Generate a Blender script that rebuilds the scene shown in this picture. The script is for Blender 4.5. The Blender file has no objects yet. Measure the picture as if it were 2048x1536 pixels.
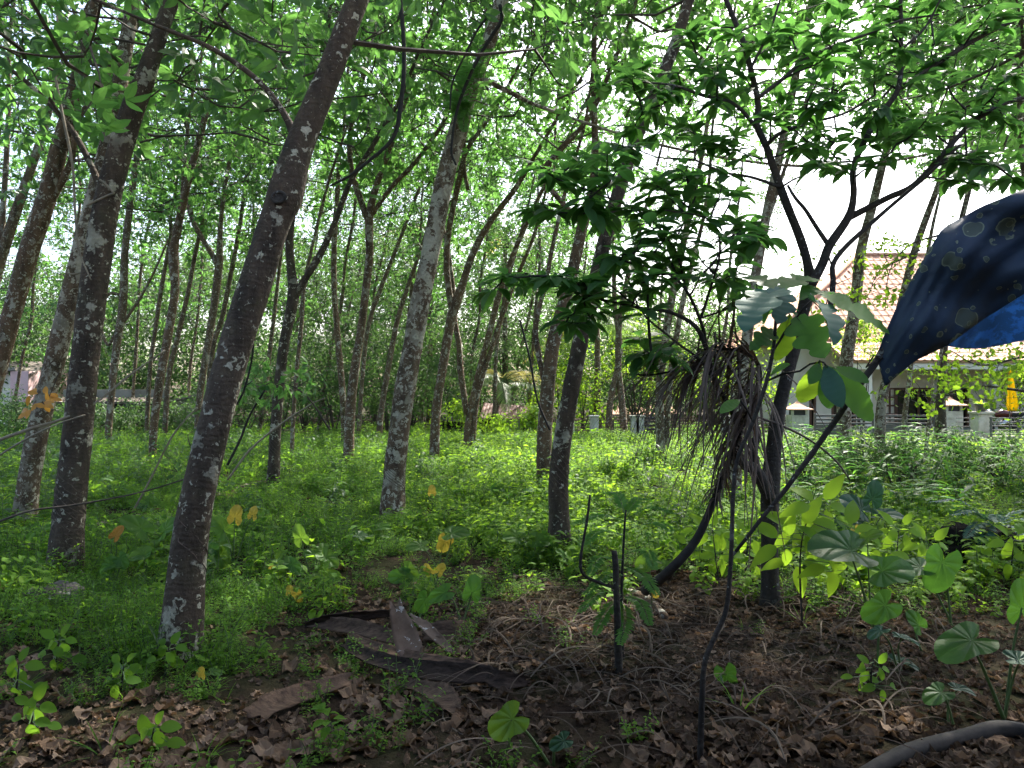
import bpy, math, random
import numpy as np
from mathutils import Vector, Matrix, Euler, noise as mnoise

random.seed(7)
RNG = np.random.default_rng(7)
sc = bpy.context.scene
COL = sc.collection

# ------------------------------------------------------------------ camera
F, CX, CY, HOR, CAMH = 1536.0, 1024.0, 768.0, 790.0, 1.5
PITCH = math.atan((HOR - CY) / F)
cam_d = bpy.data.cameras.new('camera')
cam = bpy.data.objects.new('camera', cam_d)
COL.objects.link(cam)
cam.location = (0, 0, CAMH)
cam.rotation_euler = (math.radians(90) + PITCH, 0, 0)
cam_d.sensor_width = 36.0
cam_d.lens = 27.0
cam_d.clip_start = 0.05
cam_d.clip_end = 3000
sc.camera = cam

# ------------------------------------------------------------------ sky, sun, exposure
SUN_EL, SUN_AZ = 50.0, 32.0           # azimuth: degrees to the right of the view direction (+Y)
world = bpy.data.worlds.new('World')
sc.world = world
world.use_nodes = True
wn, wl = world.node_tree.nodes, world.node_tree.links
sky = wn.new('ShaderNodeTexSky')
sky.sky_type = 'NISHITA'
sky.sun_disc = False
sky.sun_elevation = math.radians(SUN_EL)
sky.sun_rotation = math.radians(SUN_AZ)
sky.air_density = 1.0
sky.dust_density = 4.0
sky.ozone_density = 1.0
wl.new(sky.outputs[0], wn['Background'].inputs[0])
wn['Background'].inputs[1].default_value = 0.15

sun_d = bpy.data.lights.new('sun', 'SUN')
sun_d.energy = 5.0
sun_d.angle = math.radians(0.8)
sun_d.color = (1.0, 0.95, 0.86)
sun = bpy.data.objects.new('sun', sun_d)
COL.objects.link(sun)
_e, _a = math.radians(SUN_EL), math.radians(SUN_AZ)
to_sun = Vector((math.sin(_a) * math.cos(_e), math.cos(_a) * math.cos(_e), math.sin(_e)))
sun.rotation_euler = (-to_sun).to_track_quat('-Z', 'Y').to_euler()
sun.location = to_sun * 60

vs = sc.view_settings
vs.view_transform = 'Standard'
vs.look = 'None'
vs.exposure = 1.9
vs.gamma = 1.0
vs.use_curve_mapping = False
sc.cycles.max_bounces = 6
sc.cycles.diffuse_bounces = 3
sc.cycles.glossy_bounces = 2
sc.cycles.transmission_bounces = 3
sc.cycles.transparent_max_bounces = 4
sc.cycles.use_adaptive_sampling = True
sc.cycles.adaptive_threshold = 0.04

# ------------------------------------------------------------------ measuring helpers
_c, _s = math.cos(PITCH), math.sin(PITCH)
def ray(px, py):
    u, v = (px - CX) / F, (CY - py) / F
    return Vector((u, _c - v * _s, _s + v * _c))
def at(px, py, Y):                     # the point at distance Y seen there
    d = ray(px, py)
    return Vector((0, 0, CAMH)) + d * (Y / d.y)
def gh(x, y):                          # height of the ground
    a = 0.030 * math.sin(x * 0.9 + 1.3) * math.sin(y * 0.7) + 0.02 * math.sin(x * 2.3 + y * 1.7)
    return a * min(1.0, 12.0 / max(y, 1.0))
def ground_at(px, py):
    d = ray(px, py)
    t = -CAMH / d.z
    p = Vector((0, 0, CAMH)) + d * t
    for _ in range(4):
        t = (gh(p.x, p.y) - CAMH) / d.z
        p = Vector((0, 0, CAMH)) + d * t
    return p
def pix(p):                            # where a point of the place is seen
    x, y, z = p[0], p[1], p[2] - CAMH
    fwd = y * _c + z * _s
    up = -y * _s + z * _c
    fwd = max(fwd, 1e-3)
    return CX + F * x / fwd, CY - F * up / fwd
R2 = math.radians
def U(a, b): return random.uniform(a, b)
def sstep(a, b, x):
    t = min(1.0, max(0.0, (x - a) / (b - a)))
    return t * t * (3 - 2 * t)

# ------------------------------------------------------------------ object helpers
def tag(o, label=None, cat=None, group=None, kind=None):
    if label: o['label'] = label
    if cat: o['category'] = cat
    if group: o['group'] = group
    if kind: o['kind'] = kind
    return o
def thing(name, label, cat, loc=(0, 0, 0), group=None):
    o = bpy.data.objects.new(name, None)
    o.empty_display_size = 0.2
    COL.objects.link(o)
    o.location = loc
    return tag(o, label, cat, group)
class MB:
    def __init__(s): s.v, s.f, s.m = [], [], []
    def add(s, verts, faces, mat=0):
        b = len(s.v)
        s.v += [tuple(p) for p in verts]
        s.f += [tuple(i + b for i in q) for q in faces]
        s.m += [mat] * len(faces)
    def box(s, c, h, mat=0, rz=0.0, rx=0.0):
        M = Matrix.Rotation(rz, 3, 'Z') @ Matrix.Rotation(rx, 3, 'X')
        vs_ = [Vector(c) + M @ Vector((h[0] * i, h[1] * j, h[2] * k)) for k in (-1, 1) for j in (-1, 1) for i in (-1, 1)]
        s.add(vs_, [(0, 2, 3, 1), (4, 5, 7, 6), (0, 1, 5, 4), (2, 6, 7, 3), (0, 4, 6, 2), (1, 3, 7, 5)], mat)
    def mesh(s, name, mats, smooth=False, origin=None):
        me = bpy.data.meshes.new(name)
        v = s.v
        if origin is not None:
            ox, oy, oz = origin
            v = [(a - ox, b - oy, c - oz) for a, b, c in v]
        me.from_pydata(v, [], s.f)
        for m in mats: me.materials.append(m)
        if len(mats) > 1: me.polygons.foreach_set('material_index', s.m)
        if smooth: me.polygons.foreach_set('use_smooth', [True] * len(me.polygons))
        me.update()
        return me
    def obj(s, name, mats, parent=None, smooth=False, origin=None):
        """vertices are in world coordinates; with a parent they are stored relative to it"""
        if not isinstance(mats, (list, tuple)): mats = [mats]
        if parent is not None and origin is None: origin = world_loc(parent)
        o = bpy.data.objects.new(name, s.mesh(name, mats, smooth, origin))
        COL.objects.link(o)
        if parent is not None: o.parent = parent
        elif origin is not None: o.location = origin
        return o
def world_loc(o):
    l = Vector(o.location)
    while o.parent is not None:
        o = o.parent
        l = l + Vector(o.location)
    return l
def place(me, name, parent, M):
    """one more object of a shared mesh at world matrix M (parents only carry locations)"""
    o = bpy.data.objects.new(name, me)
    COL.objects.link(o)
    if parent is not None:
        o.parent = parent
        M = Matrix.Translation(-world_loc(parent)) @ M
    o.matrix_local = M
    return o
def frame(d, hint=Vector((0, 0, 1))):
    d = d.normalized()
    s = d.cross(hint)
    if s.length < 1e-4: s = d.cross(Vector((0, 1, 0)))
    s.normalize()
    return d, s, s.cross(d).normalized()
def catmull(pts, n):
    """pts: list of tuples (any dimension); n samples per span"""
    P = [np.array(p, float) for p in pts]
    if len(P) == 2: return [P[0] + (P[1] - P[0]) * k / n for k in range(n + 1)]
    P = [2 * P[0] - P[1]] + P + [2 * P[-1] - P[-2]]
    out = []
    for i in range(1, len(P) - 2):
        for k in range(n):
            t = k / n
            a, b, c, d = P[i - 1], P[i], P[i + 1], P[i + 2]
            out.append(0.5 * (2 * b + (c - a) * t + (2 * a - 5 * b + 4 * c - d) * t * t + (3 * b - a - 3 * c + d) * t ** 3))
    out.append(P[-2])
    return out
def tube(mb, pts, radii, sides=8, mat=0, rough=0.0, seed=0.0, cap=True, flare=None, rings=0.0):
    """pts: Vectors. rough: relative lumpiness; flare: (height, amount) of the root swelling"""
    n = len(pts)
    base = None
    vv, ff = [], []
    prev_s = None
    z0 = pts[0].z
    for i in range(n):
        d = (pts[min(i + 1, n - 1)] - pts[max(i - 1, 0)])
        d, s, u = frame(d, Vector((0, 1, 0.01)) if prev_s is None else Vector((0, 1, 0.01)))
        r = radii[i]
        for k in range(sides):
            a = 2 * math.pi * k / sides
            rr = r
            if rough:
                q = Vector((math.cos(a) * 1.1 + seed, math.sin(a) * 1.1 - seed, (pts[i].z) * 1.6 + seed * 3))
                rr *= 1 + rough * mnoise.noise(q * 1.0) + rough * 0.55 * mnoise.noise(q * 3.1)
                if rings: rr *= 1 + rings * mnoise.noise(Vector((seed, 0.3 * math.cos(a), pts[i].z * 9)))
            if flare:
                h = max(0.0, pts[i].z - z0)
                fl = flare[1] * math.exp(-h / flare[0])
                rr *= 1 + fl * (0.6 + 0.55 * math.sin(a * 3 + seed) * math.sin(a * 2 + seed * 1.7) + 0.25 * math.sin(5 * a + seed))
            vv.append(pts[i] + (s * math.cos(a) + u * math.sin(a)) * rr)
    for i in range(n - 1):
        for k in range(sides):
            k2 = (k + 1) % sides
            ff.append((i * sides + k, i * sides + k2, (i + 1) * sides + k2, (i + 1) * sides + k))
    if cap:
        ff.append(tuple(range(sides))[::-1])
        ff.append(tuple((n - 1) * sides + k for k in range(sides)))
    mb.add(vv, ff, mat)
def ellip(t): return max(0.0, math.sin(math.pi * t ** 0.85)) ** 0.8
def lance(t): return max(0.0, math.sin(math.pi * t ** 0.6)) ** 1.1
def acumin(t): return max(0.0, math.sin(math.pi * min(1.0, t ** 0.70))) ** 1.0 * (1.08 - .25 * t)
def heart(t): return (1.0 - t) ** 0.62 * (0.55 + 0.65 * min(1.0, t * 4)) * 1.05 if t < 1 else 0.0
def blade(mb, base, d, up, L, W, n=4, prof=ellip, fold=0.25, droop=0.5, mat=0, wave=0.0, closed=True, wf=17.0):
    """a leaf: two rows of faces along a mid rib that bends down by `droop` radians"""
    d, s, u = frame(Vector(d), Vector(up))
    p = Vector(base)
    vv, ff = [], []
    if closed:
        vv.append(p.copy()); 
    seg = L / n
    ring = []
    for i in range(n + 1):
        t = i / n
        w = W * 0.5 * prof(min(max(t, 0.02), 0.985))
        if i == 0 and closed or i == n:
            ring.append((len(vv),)) if not (i == 0) else ring.append((0,))
            if i != 0: vv.append(p.copy())
        else:
            b = len(vv)
            wv = wave * L * math.sin(t * wf + L * 50)
            vv += [p - s * w + u * (w * fold + wv), p.copy(), p + s * w + u * (w * fold + wv)]
            ring.append((b, b + 1, b + 2))
        if i < n:
            ang = droop / n
            d = (d * math.cos(ang) - u * math.sin(ang)).normalized()
            u = s.cross(d).normalized()
            p = p + d * seg
    for i in range(n):
        A, B = ring[i], ring[i + 1]
        if len(A) == 1 and len(B) == 3:
            ff += [(A[0], B[1], B[0]), (A[0], B[2], B[1])]
        elif len(A) == 3 and len(B) == 3:
            ff += [(A[0], A[1], B[1], B[0]), (A[1], A[2], B[2], B[1])]
        elif len(A) == 3 and len(B) == 1:
            ff += [(A[0], A[1], B[0]), (A[1], A[2], B[0])]
    mb.add(vv, ff, mat)
    return p

# ------------------------------------------------------------------ materials
def new_mat(name):
    m = bpy.data.materials.new(name)
    m.use_nodes = True
    nt = m.node_tree
    return m, nt.nodes, nt.links, nt.nodes['Principled BSDF'], nt.nodes['Material Output']
def rgb(c): return (c[0], c[1], c[2], 1.0)
def ramp(N, stops, interp='LINEAR'):
    r = N.new('ShaderNodeValToRGB')
    r.color_ramp.interpolation = interp
    e = r.color_ramp.elements
    e[0].position, e[0].color = stops[0][0], rgb(stops[0][1])
    e[1].position, e[1].color = stops[-1][0], rgb(stops[-1][1])
    for p, c in stops[1:-1]:
        x = e.new(p); x.color = rgb(c)
    return r
def math_n(N, L, op, a, b=None, c=None, clamp=False):
    m = N.new('ShaderNodeMath'); m.operation = op; m.use_clamp = clamp
    for i, v in enumerate((a, b, c)):
        if v is None: continue
        if isinstance(v, (int, float)): m.inputs[i].default_value = v
        else: L.new(v, m.inputs[i])
    return m.outputs[0]
def mixc(N, L, f, a, b, mode='MIX'):
    m = N.new('ShaderNodeMix'); m.data_type = 'RGBA'; m.blend_type = mode
    if isinstance(f, (int, float)): m.inputs['Factor'].default_value = f
    else: L.new(f, m.inputs['Factor'])
    for k, v in ((6, a), (7, b)):
        if isinstance(v, tuple): m.inputs[k].default_value = rgb(v)
        else: L.new(v, m.inputs[k])
    return m.outputs[2]
def noise_n(N, L, vec, scale, detail=3.0, rough=0.55, dist=0.0):
    n = N.new('ShaderNodeTexNoise')
    n.inputs['Scale'].default_value = scale; n.inputs['Detail'].default_value = detail
    n.inputs['Roughness'].default_value = rough; n.inputs['Distortion'].default_value = dist
    if vec is not None: L.new(vec, n.inputs['Vector'])
    return n.outputs['Fac']
def bump(N, L, h, strength, dist, normal_in):
    b = N.new('ShaderNodeBump')
    b.inputs['Strength'].default_value = strength; b.inputs['Distance'].default_value = dist
    L.new(h, b.inputs['Height']); L.new(b.outputs[0], normal_in)
def coords(N, L, random_shift=True):
    tc = N.new('ShaderNodeTexCoord')
    if not random_shift: return tc.outputs['Object']
    oi = N.new('ShaderNodeObjectInfo')
    sh = math_n(N, L, 'MULTIPLY', oi.outputs['Random'], 57.0)
    ad = N.new('ShaderNodeVectorMath'); ad.operation = 'ADD'
    L.new(tc.outputs['Object'], ad.inputs[0]); L.new(sh, ad.inputs[1])
    return ad.outputs[0]
def leaf_mat(name, cols, trans=(0.12, 0.30, 0.02), tmix=0.42, rough=0.42, spec=0.4):
    m, N, L, B, O = new_mat(name)
    oi = N.new('ShaderNodeObjectInfo'); ge = N.new('ShaderNodeNewGeometry')
    f = math_n(N, L, 'ADD', math_n(N, L, 'MULTIPLY', oi.outputs['Random'], 0.45), math_n(N, L, 'MULTIPLY', ge.outputs['Random Per Island'], 0.55))
    st = [(i / (len(cols) - 1), c) for i, c in enumerate(cols)]
    r = ramp(N, st); L.new(f, r.inputs[0])
    L.new(r.outputs[0], B.inputs['Base Color'])
    B.inputs['Roughness'].default_value = rough
    B.inputs['Specular IOR Level'].default_value = spec
    t = N.new('ShaderNodeBsdfTranslucent')
    # light through the blade is yellower; it varies with the same leaf-to-leaf factor
    r2 = ramp(N, [(0, tuple(c * 0.75 for c in trans)), (1, tuple(min(1, c * 1.3) for c in trans))]); L.new(f, r2.inputs[0])
    L.new(r2.outputs[0], t.inputs['Color'])
    mx = N.new('ShaderNodeMixShader'); mx.inputs[0].default_value = tmix
    L.new(B.outputs[0], mx.inputs[1]); L.new(t.outputs[0], mx.inputs[2]); L.new(mx.outputs[0], O.inputs['Surface'])
    return m
def veined_leaf(name, c1, c2, vein, trans, tmix=.42, rough=.5, spec=.3):
    """heart-shaped leaf: pale ribs fanning out from the stalk, blotches between them"""
    m, N, L, B, O = new_mat(name)
    tc = N.new('ShaderNodeTexCoord'); sx = N.new('ShaderNodeSeparateXYZ'); L.new(tc.outputs['Object'], sx.inputs[0])
    oi = N.new('ShaderNodeObjectInfo')
    ax = math_n(N, L, 'ABSOLUTE', sx.outputs['X'])
    ang = math_n(N, L, 'ARCTAN2', ax, math_n(N, L, 'ADD', sx.outputs['Y'], .05))
    st = math_n(N, L, 'ABSOLUTE', math_n(N, L, 'SINE', math_n(N, L, 'ADD', math_n(N, L, 'MULTIPLY', ang, 4.6), math_n(N, L, 'MULTIPLY', ax, 2.0))))
    rib = math_n(N, L, 'SUBTRACT', 1.0, math_n(N, L, 'MULTIPLY', st, 7.0), clamp=True)
    mid = math_n(N, L, 'SUBTRACT', 1.0, math_n(N, L, 'MULTIPLY', ax, 45.0), clamp=True)
    ribs = math_n(N, L, 'MAXIMUM', math_n(N, L, 'MULTIPLY', rib, .55), mid)
    n = noise_n(N, L, coords(N, L), 5.0, 4.0, .6)
    r = ramp(N, [(.3, c1), (.7, c2)]); L.new(math_n(N, L, 'ADD', math_n(N, L, 'MULTIPLY', n, .6), math_n(N, L, 'MULTIPLY', oi.outputs['Random'], .4)), r.inputs[0])
    col = mixc(N, L, math_n(N, L, 'MULTIPLY', ribs, .6), r.outputs[0], vein)
    L.new(col, B.inputs['Base Color']); B.inputs['Roughness'].default_value = rough; B.inputs['Specular IOR Level'].default_value = spec
    bump(N, L, math_n(N, L, 'ADD', math_n(N, L, 'MULTIPLY', st, .8), math_n(N, L, 'MULTIPLY', n, .5)), .5, .03, B.inputs['Normal'])
    t = N.new('ShaderNodeBsdfTranslucent'); L.new(mixc(N, L, math_n(N, L, 'MULTIPLY', n, .9), trans, tuple(c * .45 for c in trans)), t.inputs['Color'])
    mx = N.new('ShaderNodeMixShader'); mx.inputs[0].default_value = tmix
    L.new(B.outputs[0], mx.inputs[1]); L.new(t.outputs[0], mx.inputs[2]); L.new(mx.outputs[0], O.inputs['Surface'])
    return m
def bark_mat(name, dark, light, lichen=0.5, lscale=7.0, lcol=(0.40, 0.43, 0.37), moss=0.25):
    m, N, L, B, O = new_mat(name)
    v = coords(N, L)
    st = N.new('ShaderNodeMapping'); st.inputs['Scale'].default_value = (1.6, 1.6, 0.5); L.new(v, st.inputs[0])
    n1 = noise_n(N, L, st.outputs[0], 6.0, 5.0, 0.65)
    n2 = noise_n(N, L, v, 34.0, 4.0, 0.6)
    r = ramp(N, [(0.30, dark), (0.5, tuple((a + b) / 2 for a, b in zip(dark, light))), (0.72, light)]); L.new(n1, r.inputs[0])
    col = mixc(N, L, math_n(N, L, 'MULTIPLY', n2, 0.7), r.outputs[0], tuple(c * 0.45 for c in dark))
    # moss film
    nm = noise_n(N, L, v, 2.6, 3.0, 0.6)
    mm = ramp(N, [(0.55, (0, 0, 0)), (0.75, (1, 1, 1))]); L.new(nm, mm.inputs[0])
    col = mixc(N, L, math_n(N, L, 'MULTIPLY', mm.outputs[0], moss), col, (0.07, 0.085, 0.03))
    # lichen: ragged soft-edged crusts, plus fine specks; `lichen` sets how much of the bark they take
    wv = N.new('ShaderNodeVectorMath'); wv.operation = 'MULTIPLY_ADD'
    nw = N.new('ShaderNodeTexNoise'); nw.inputs['Scale'].default_value = 22.0; nw.inputs['Detail'].default_value = 4.0; L.new(v, nw.inputs['Vector'])
    L.new(nw.outputs['Color'], wv.inputs[0]); wv.inputs[1].default_value = (0.07, 0.07, 0.07); L.new(v, wv.inputs[2])
    def crust(scale, lo, soft, det=5.0):
        q = ramp(N, [(lo, (0, 0, 0)), (lo + soft, (1, 1, 1))]); L.new(noise_n(N, L, wv.outputs[0], scale, det, 0.62), q.inputs[0]); return q.outputs[0]
    big = crust(lscale, 0.70 - 0.22 * lichen, 0.035)
    small = crust(lscale * 3.0, 0.725 - 0.20 * lichen, 0.03, 2.5)
    speck = crust(lscale * 9.0, 0.74 - 0.15 * lichen, 0.05, 2.0)
    zone = ramp(N, [(0.38, (0, 0, 0)), (0.60, (1, 1, 1))]); L.new(noise_n(N, L, v, 1.9, 3.0), zone.inputs[0])
    tot = math_n(N, L, 'MAXIMUM', math_n(N, L, 'MULTIPLY', big, math_n(N, L, 'MULTIPLY_ADD', zone.outputs[0], 0.75, 0.2)), math_n(N, L, 'MAXIMUM', math_n(N, L, 'MULTIPLY', small, 0.95), math_n(N, L, 'MULTIPLY', speck, 0.5)))
    tot = math_n(N, L, 'MULTIPLY', tot, math_n(N, L, 'MULTIPLY_ADD', n2, 0.7, 0.55), clamp=True)
    lc = mixc(N, L, n2, tuple(c * 0.7 for c in lcol), lcol)
    col = mixc(N, L, tot, col, lc)
    L.new(col, B.inputs['Base Color'])
    B.inputs['Roughness'].default_value = 0.85
    B.inputs['Specular IOR Level'].default_value = 0.25
    wz = N.new('ShaderNodeTexWave'); wz.bands_direction = 'Z'; wz.inputs['Scale'].default_value = 9.0; wz.inputs['Distortion'].default_value = 9.0
    wz.inputs['Detail'].default_value = 3.0; L.new(v, wz.inputs['Vector'])
    h = math_n(N, L, 'ADD', math_n(N, L, 'MULTIPLY', n2, 0.9), math_n(N, L, 'MULTIPLY', wz.outputs['Fac'], 0.10))
    h = math_n(N, L, 'ADD', h, math_n(N, L, 'MULTIPLY', tot, 0.35))
    h = math_n(N, L, 'ADD', h, math_n(N, L, 'MULTIPLY', n1, 0.8))
    bump(N, L, h, 0.9, 0.016, B.inputs['Normal'])
    return m
def plain_mat(name, c1, c2=None, scale=12.0, rough=0.8, spec=0.3, bmp=0.3, bdist=0.004, shift=True, stretch=None, metal=0.0):
    m, N, L, B, O = new_mat(name)
    v = coords(N, L, shift)
    if stretch:
        st = N.new('ShaderNodeMapping'); st.inputs['Scale'].default_value = stretch; L.new(v, st.inputs[0]); v = st.outputs[0]
    c2 = c2 or tuple(c * 0.6 for c in c1)
    n = noise_n(N, L, v, scale, 5.0, 0.65)
    r = ramp(N, [(0.32, c2), (0.68, c1)]); L.new(n, r.inputs[0])
    L.new(r.outputs[0], B.inputs['Base Color'])
    B.inputs['Roughness'].default_value = rough; B.inputs['Specular IOR Level'].default_value = spec; B.inputs['Metallic'].default_value = metal
    if bmp: bump(N, L, noise_n(N, L, v, scale * 3, 4.0, 0.6), bmp, bdist, B.inputs['Normal'])
    return m

M = {}
M['bark_a'] = bark_mat('bark_lichened', (0.022, 0.017, 0.012), (0.128, 0.092, 0.062), 0.52, 4.6, (0.46, 0.44, 0.33))
M['bark_b'] = bark_mat('bark_pale_lichen', (0.044, 0.030, 0.020), (0.215, 0.145, 0.088), 0.84, 5.6, (0.46, 0.43, 0.33))
M['bark_c'] = bark_mat('bark_brown', (0.050, 0.032, 0.020), (0.240, 0.150, 0.088), 0.62, 6.5, (0.48, 0.46, 0.37))
M['bark_d'] = bark_mat('bark_dark', (0.020, 0.018, 0.016), (0.078, 0.066, 0.054), 0.30, 10.0, (0.22, 0.23, 0.21), 0.15)
M['bark_far'] = bark_mat('bark_far', (0.060, 0.042, 0.028), (0.250, 0.170, 0.105), 0.62, 6.0, (0.44, 0.43, 0.34))
M['twig'] = plain_mat('twig_bark', (0.075, 0.060, 0.045), (0.030, 0.024, 0.018), 20.0)
M['twig_dark'] = plain_mat('dark_twig_bark', (0.030, 0.026, 0.022), (0.012, 0.011, 0.010), 20.0)
M['vine'] = plain_mat('dry_vine', (0.26, 0.22, 0.16), (0.13, 0.11, 0.08), 14.0)
M['leaf_rubber'] = leaf_mat('rubber_leaf', [(0.024, 0.062, 0.020), (0.036, 0.088, 0.026), (0.058, 0.118, 0.032)], (0.16, 0.37, 0.07), 0.50)
M['leaf_back'] = leaf_mat('background_leaf', [(0.020, 0.048, 0.017), (0.032, 0.075, 0.022), (0.060, 0.112, 0.030)], (0.13, 0.26, 0.055), 0.40, 0.5, 0.25)
M['leaf_dark'] = leaf_mat('dark_glossy_leaf', [(0.024, 0.062, 0.024), (0.034, 0.084, 0.028), (0.048, 0.112, 0.030)], (0.14, 0.36, 0.06), 0.46, 0.48, 0.22)
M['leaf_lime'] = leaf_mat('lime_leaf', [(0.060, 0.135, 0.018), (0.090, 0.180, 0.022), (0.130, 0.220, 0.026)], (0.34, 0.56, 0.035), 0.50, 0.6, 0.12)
M['leaf_herb'] = leaf_mat('herb_leaf', [(0.030, 0.085, 0.012), (0.054, 0.128, 0.016), (0.090, 0.170, 0.022)], (0.26, 0.50, 0.035), 0.42, 0.6, 0.12)
M['leaf_taro'] = leaf_mat('taro_leaf', [(0.034, 0.100, 0.024), (0.050, 0.130, 0.026), (0.066, 0.160, 0.030)], (0.20, 0.48, 0.05), 0.45, 0.5, 0.2)
M['leaf_blue'] = leaf_mat('bluish_leaf', [(0.030, 0.080, 0.055), (0.045, 0.105, 0.072)], (0.05, 0.16, 0.05), 0.2, 0.55, 0.2)
M['leaf_yellow'] = leaf_mat('yellowed_leaf', [(0.45, 0.33, 0.04), (0.55, 0.42, 0.06), (0.42, 0.44, 0.07)], (0.75, 0.60, 0.06), 0.4, 0.5, 0.3)
M['leaf_orange'] = leaf_mat('orange_leaf', [(0.40, 0.18, 0.04), (0.48, 0.25, 0.05)], (0.7, 0.35, 0.05), 0.4, 0.5, 0.3)
M['stem_green'] = plain_mat('green_stem', (0.075, 0.130, 0.035), (0.045, 0.080, 0.025), 16.0, 0.5)
M['dry_leaf'] = leaf_mat('dry_leaf', [(0.040, 0.026, 0.018), (0.100, 0.066, 0.043), (0.185, 0.130, 0.088), (0.30, 0.23, 0.165)], (0.22, 0.13, 0.06), 0.15, 0.9, 0.06)
M['dry_leaf_dark'] = leaf_mat('dark_dry_leaf', [(0.016, 0.011, 0.008), (0.036, 0.025, 0.017), (0.070, 0.050, 0.035), (0.17, 0.13, 0.095)], (0.14, 0.09, 0.05), 0.12, 0.85, 0.06)  # the dry leaf again in darker browns
M['dry_strip'] = leaf_mat('dry_palm_strip', [(0.032, 0.024, 0.018), (0.075, 0.058, 0.044), (0.20, 0.165, 0.125)], (0.2, 0.15, 0.1), 0.1, 0.85, 0.08)

# ------------------------------------------------------------------ scattering: instances that belong to ONE object
def inst_group(name, protos):
    ng = bpy.data.node_groups.new(name, 'GeometryNodeTree')
    ng.interface.new_socket('Geometry', in_out='INPUT', socket_type='NodeSocketGeometry')
    ng.interface.new_socket('Geometry', in_out='OUTPUT', socket_type='NodeSocketGeometry')
    N, L = ng.nodes, ng.links
    gi, go, j = N.new('NodeGroupInput'), N.new('NodeGroupOutput'), N.new('GeometryNodeJoinGeometry')
    for p in protos:
        oi = N.new('GeometryNodeObjectInfo'); oi.inputs['Object'].default_value = p
        g2 = N.new('GeometryNodeGeometryToInstance'); L.new(oi.outputs['Geometry'], g2.inputs[0]); L.new(g2.outputs[0], j.inputs[0])
    iop = N.new('GeometryNodeInstanceOnPoints')
    L.new(gi.outputs[0], iop.inputs['Points']); L.new(j.outputs[0], iop.inputs['Instance'])
    iop.inputs['Pick Instance'].default_value = True
    for nm, t, s in (('idx', 'INT', 'Instance Index'), ('rot', 'FLOAT_VECTOR', 'Rotation'), ('scl', 'FLOAT', 'Scale')):
        a = N.new('GeometryNodeInputNamedAttribute'); a.data_type = t; a.inputs['Name'].default_value = nm
        L.new(a.outputs['Attribute'], iop.inputs[s])
    L.new(iop.outputs[0], go.inputs[0])
    ng['count'] = len(protos)
    return ng
def scatter(name, pts, rots, scls, ng, parent=None, mats=()):
    """pts in world coordinates"""
    off = world_loc(parent) if parent is not None else Vector((0, 0, 0))
    me = bpy.data.meshes.new(name)
    me.from_pydata([(p[0] - off.x, p[1] - off.y, p[2] - off.z) for p in pts], [], [])
    n = len(pts)
    me.attributes.new('idx', 'INT', 'POINT').data.foreach_set('value', [int(i) for i in RNG.integers(0, ng['count'], n)])
    me.attributes.new('rot', 'FLOAT_VECTOR', 'POINT').data.foreach_set('vector', [float(c) for r in rots for c in r])
    me.attributes.new('scl', 'FLOAT', 'POINT').data.foreach_set('value', [float(s) for s in scls])
    for m in mats: me.materials.append(m)
    o = bpy.data.objects.new(name, me)
    COL.objects.link(o)
    if parent is not None: o.parent = parent
    o.modifiers.new('scatter', 'NODES').node_group = ng
    o['kind'] = 'stuff'
    return o
def proto(name, mb, mats):
    return bpy.data.objects.new(name, mb.mesh(name, mats))

def rubber_spray(seed, leaves=11, L0=0.125, leafmat=0):
    random.seed(seed)
    mb = MB()
    tip = Vector((0, 0, 0.26))
    tube(mb, [Vector((0, 0, 0)), Vector((U(-.02, .02), U(-.02, .02), 0.14)), tip], [0.006, 0.005, 0.003], 3, 1)
    for i in range(leaves):
        a = i * 2.4 + U(-.4, .4)
        h = U(0.06, 0.26)
        el = U(-0.35, 0.7)
        d = Vector((math.cos(a) * math.cos(el), math.sin(a) * math.cos(el), math.sin(el)))
        pl = U(0.10, 0.24)
        b = Vector((0, 0, h))
        e = b + d * pl + Vector((0, 0, -0.03))
        tube(mb, [b, e], [0.002, 0.0015], 3, 1, cap=False)
        L = L0 * U(0.75, 1.25)
        side = d.cross(Vector((0, 0, 1))).normalized()
        for k in (-1, 0, 1):
            dd = (d * (1.0 if k == 0 else 0.55) + side * k * 0.95 + Vector((0, 0, U(-0.75, -0.05)))).normalized()
            blade(mb, e, dd, (U(-.3, .3), U(-.3, .3), 1), L * (1.1 if k == 0 else 0.95), L * U(0.38, 0.46), 4, ellip, U(.05, .3), U(0.1, 0.9), leafmat)
    return mb
def leafy_spray(seed, n=26, L0=0.085, wid=0.5, length=0.55):
    """a twig with simple leaves"""
    random.seed(seed)
    mb = MB()
    p0, p1 = Vector((0, 0, 0)), Vector((U(-.1, .1), U(-.1, .1), length))
    tube(mb, [p0, p1], [0.005, 0.002], 3, 1)
    for i in range(n):
        t = U(0.05, 1.0)
        a = i * 2.4 + U(-.4, .4)
        b = p0.lerp(p1, t)
        d = Vector((math.cos(a), math.sin(a), U(-0.2, 0.5)))
        L = L0 * U(0.7, 1.3)
        b2 = b + d * U(0.02, 0.20) * (1.3 - t)
        blade(mb, b2, d + Vector((0, 0, U(-.6, .1))), (U(-.4, .4), U(-.4, .4), 1), L, L * wid, 3, ellip, .2, U(.1, .8), 0)
    return mb
RUB = [proto('rubber_spray', rubber_spray(100 + i), [M['leaf_rubber'], M['twig']]) for i in range(5)]
G_RUB = inst_group('rubber_sprays', RUB)
BCK = [proto('leafy_spray', leafy_spray(200 + i), [M['leaf_back'], M['twig']]) for i in range(4)]
G_BCK = inst_group('leafy_sprays', BCK)
LIM = [proto('lime_spray', leafy_spray(240 + i, 16, 0.11, 0.55, 0.5), [M['leaf_lime'], M['twig']]) for i in range(4)]
G_LIM = inst_group('lime_sprays', LIM)
random.seed(11)

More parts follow.
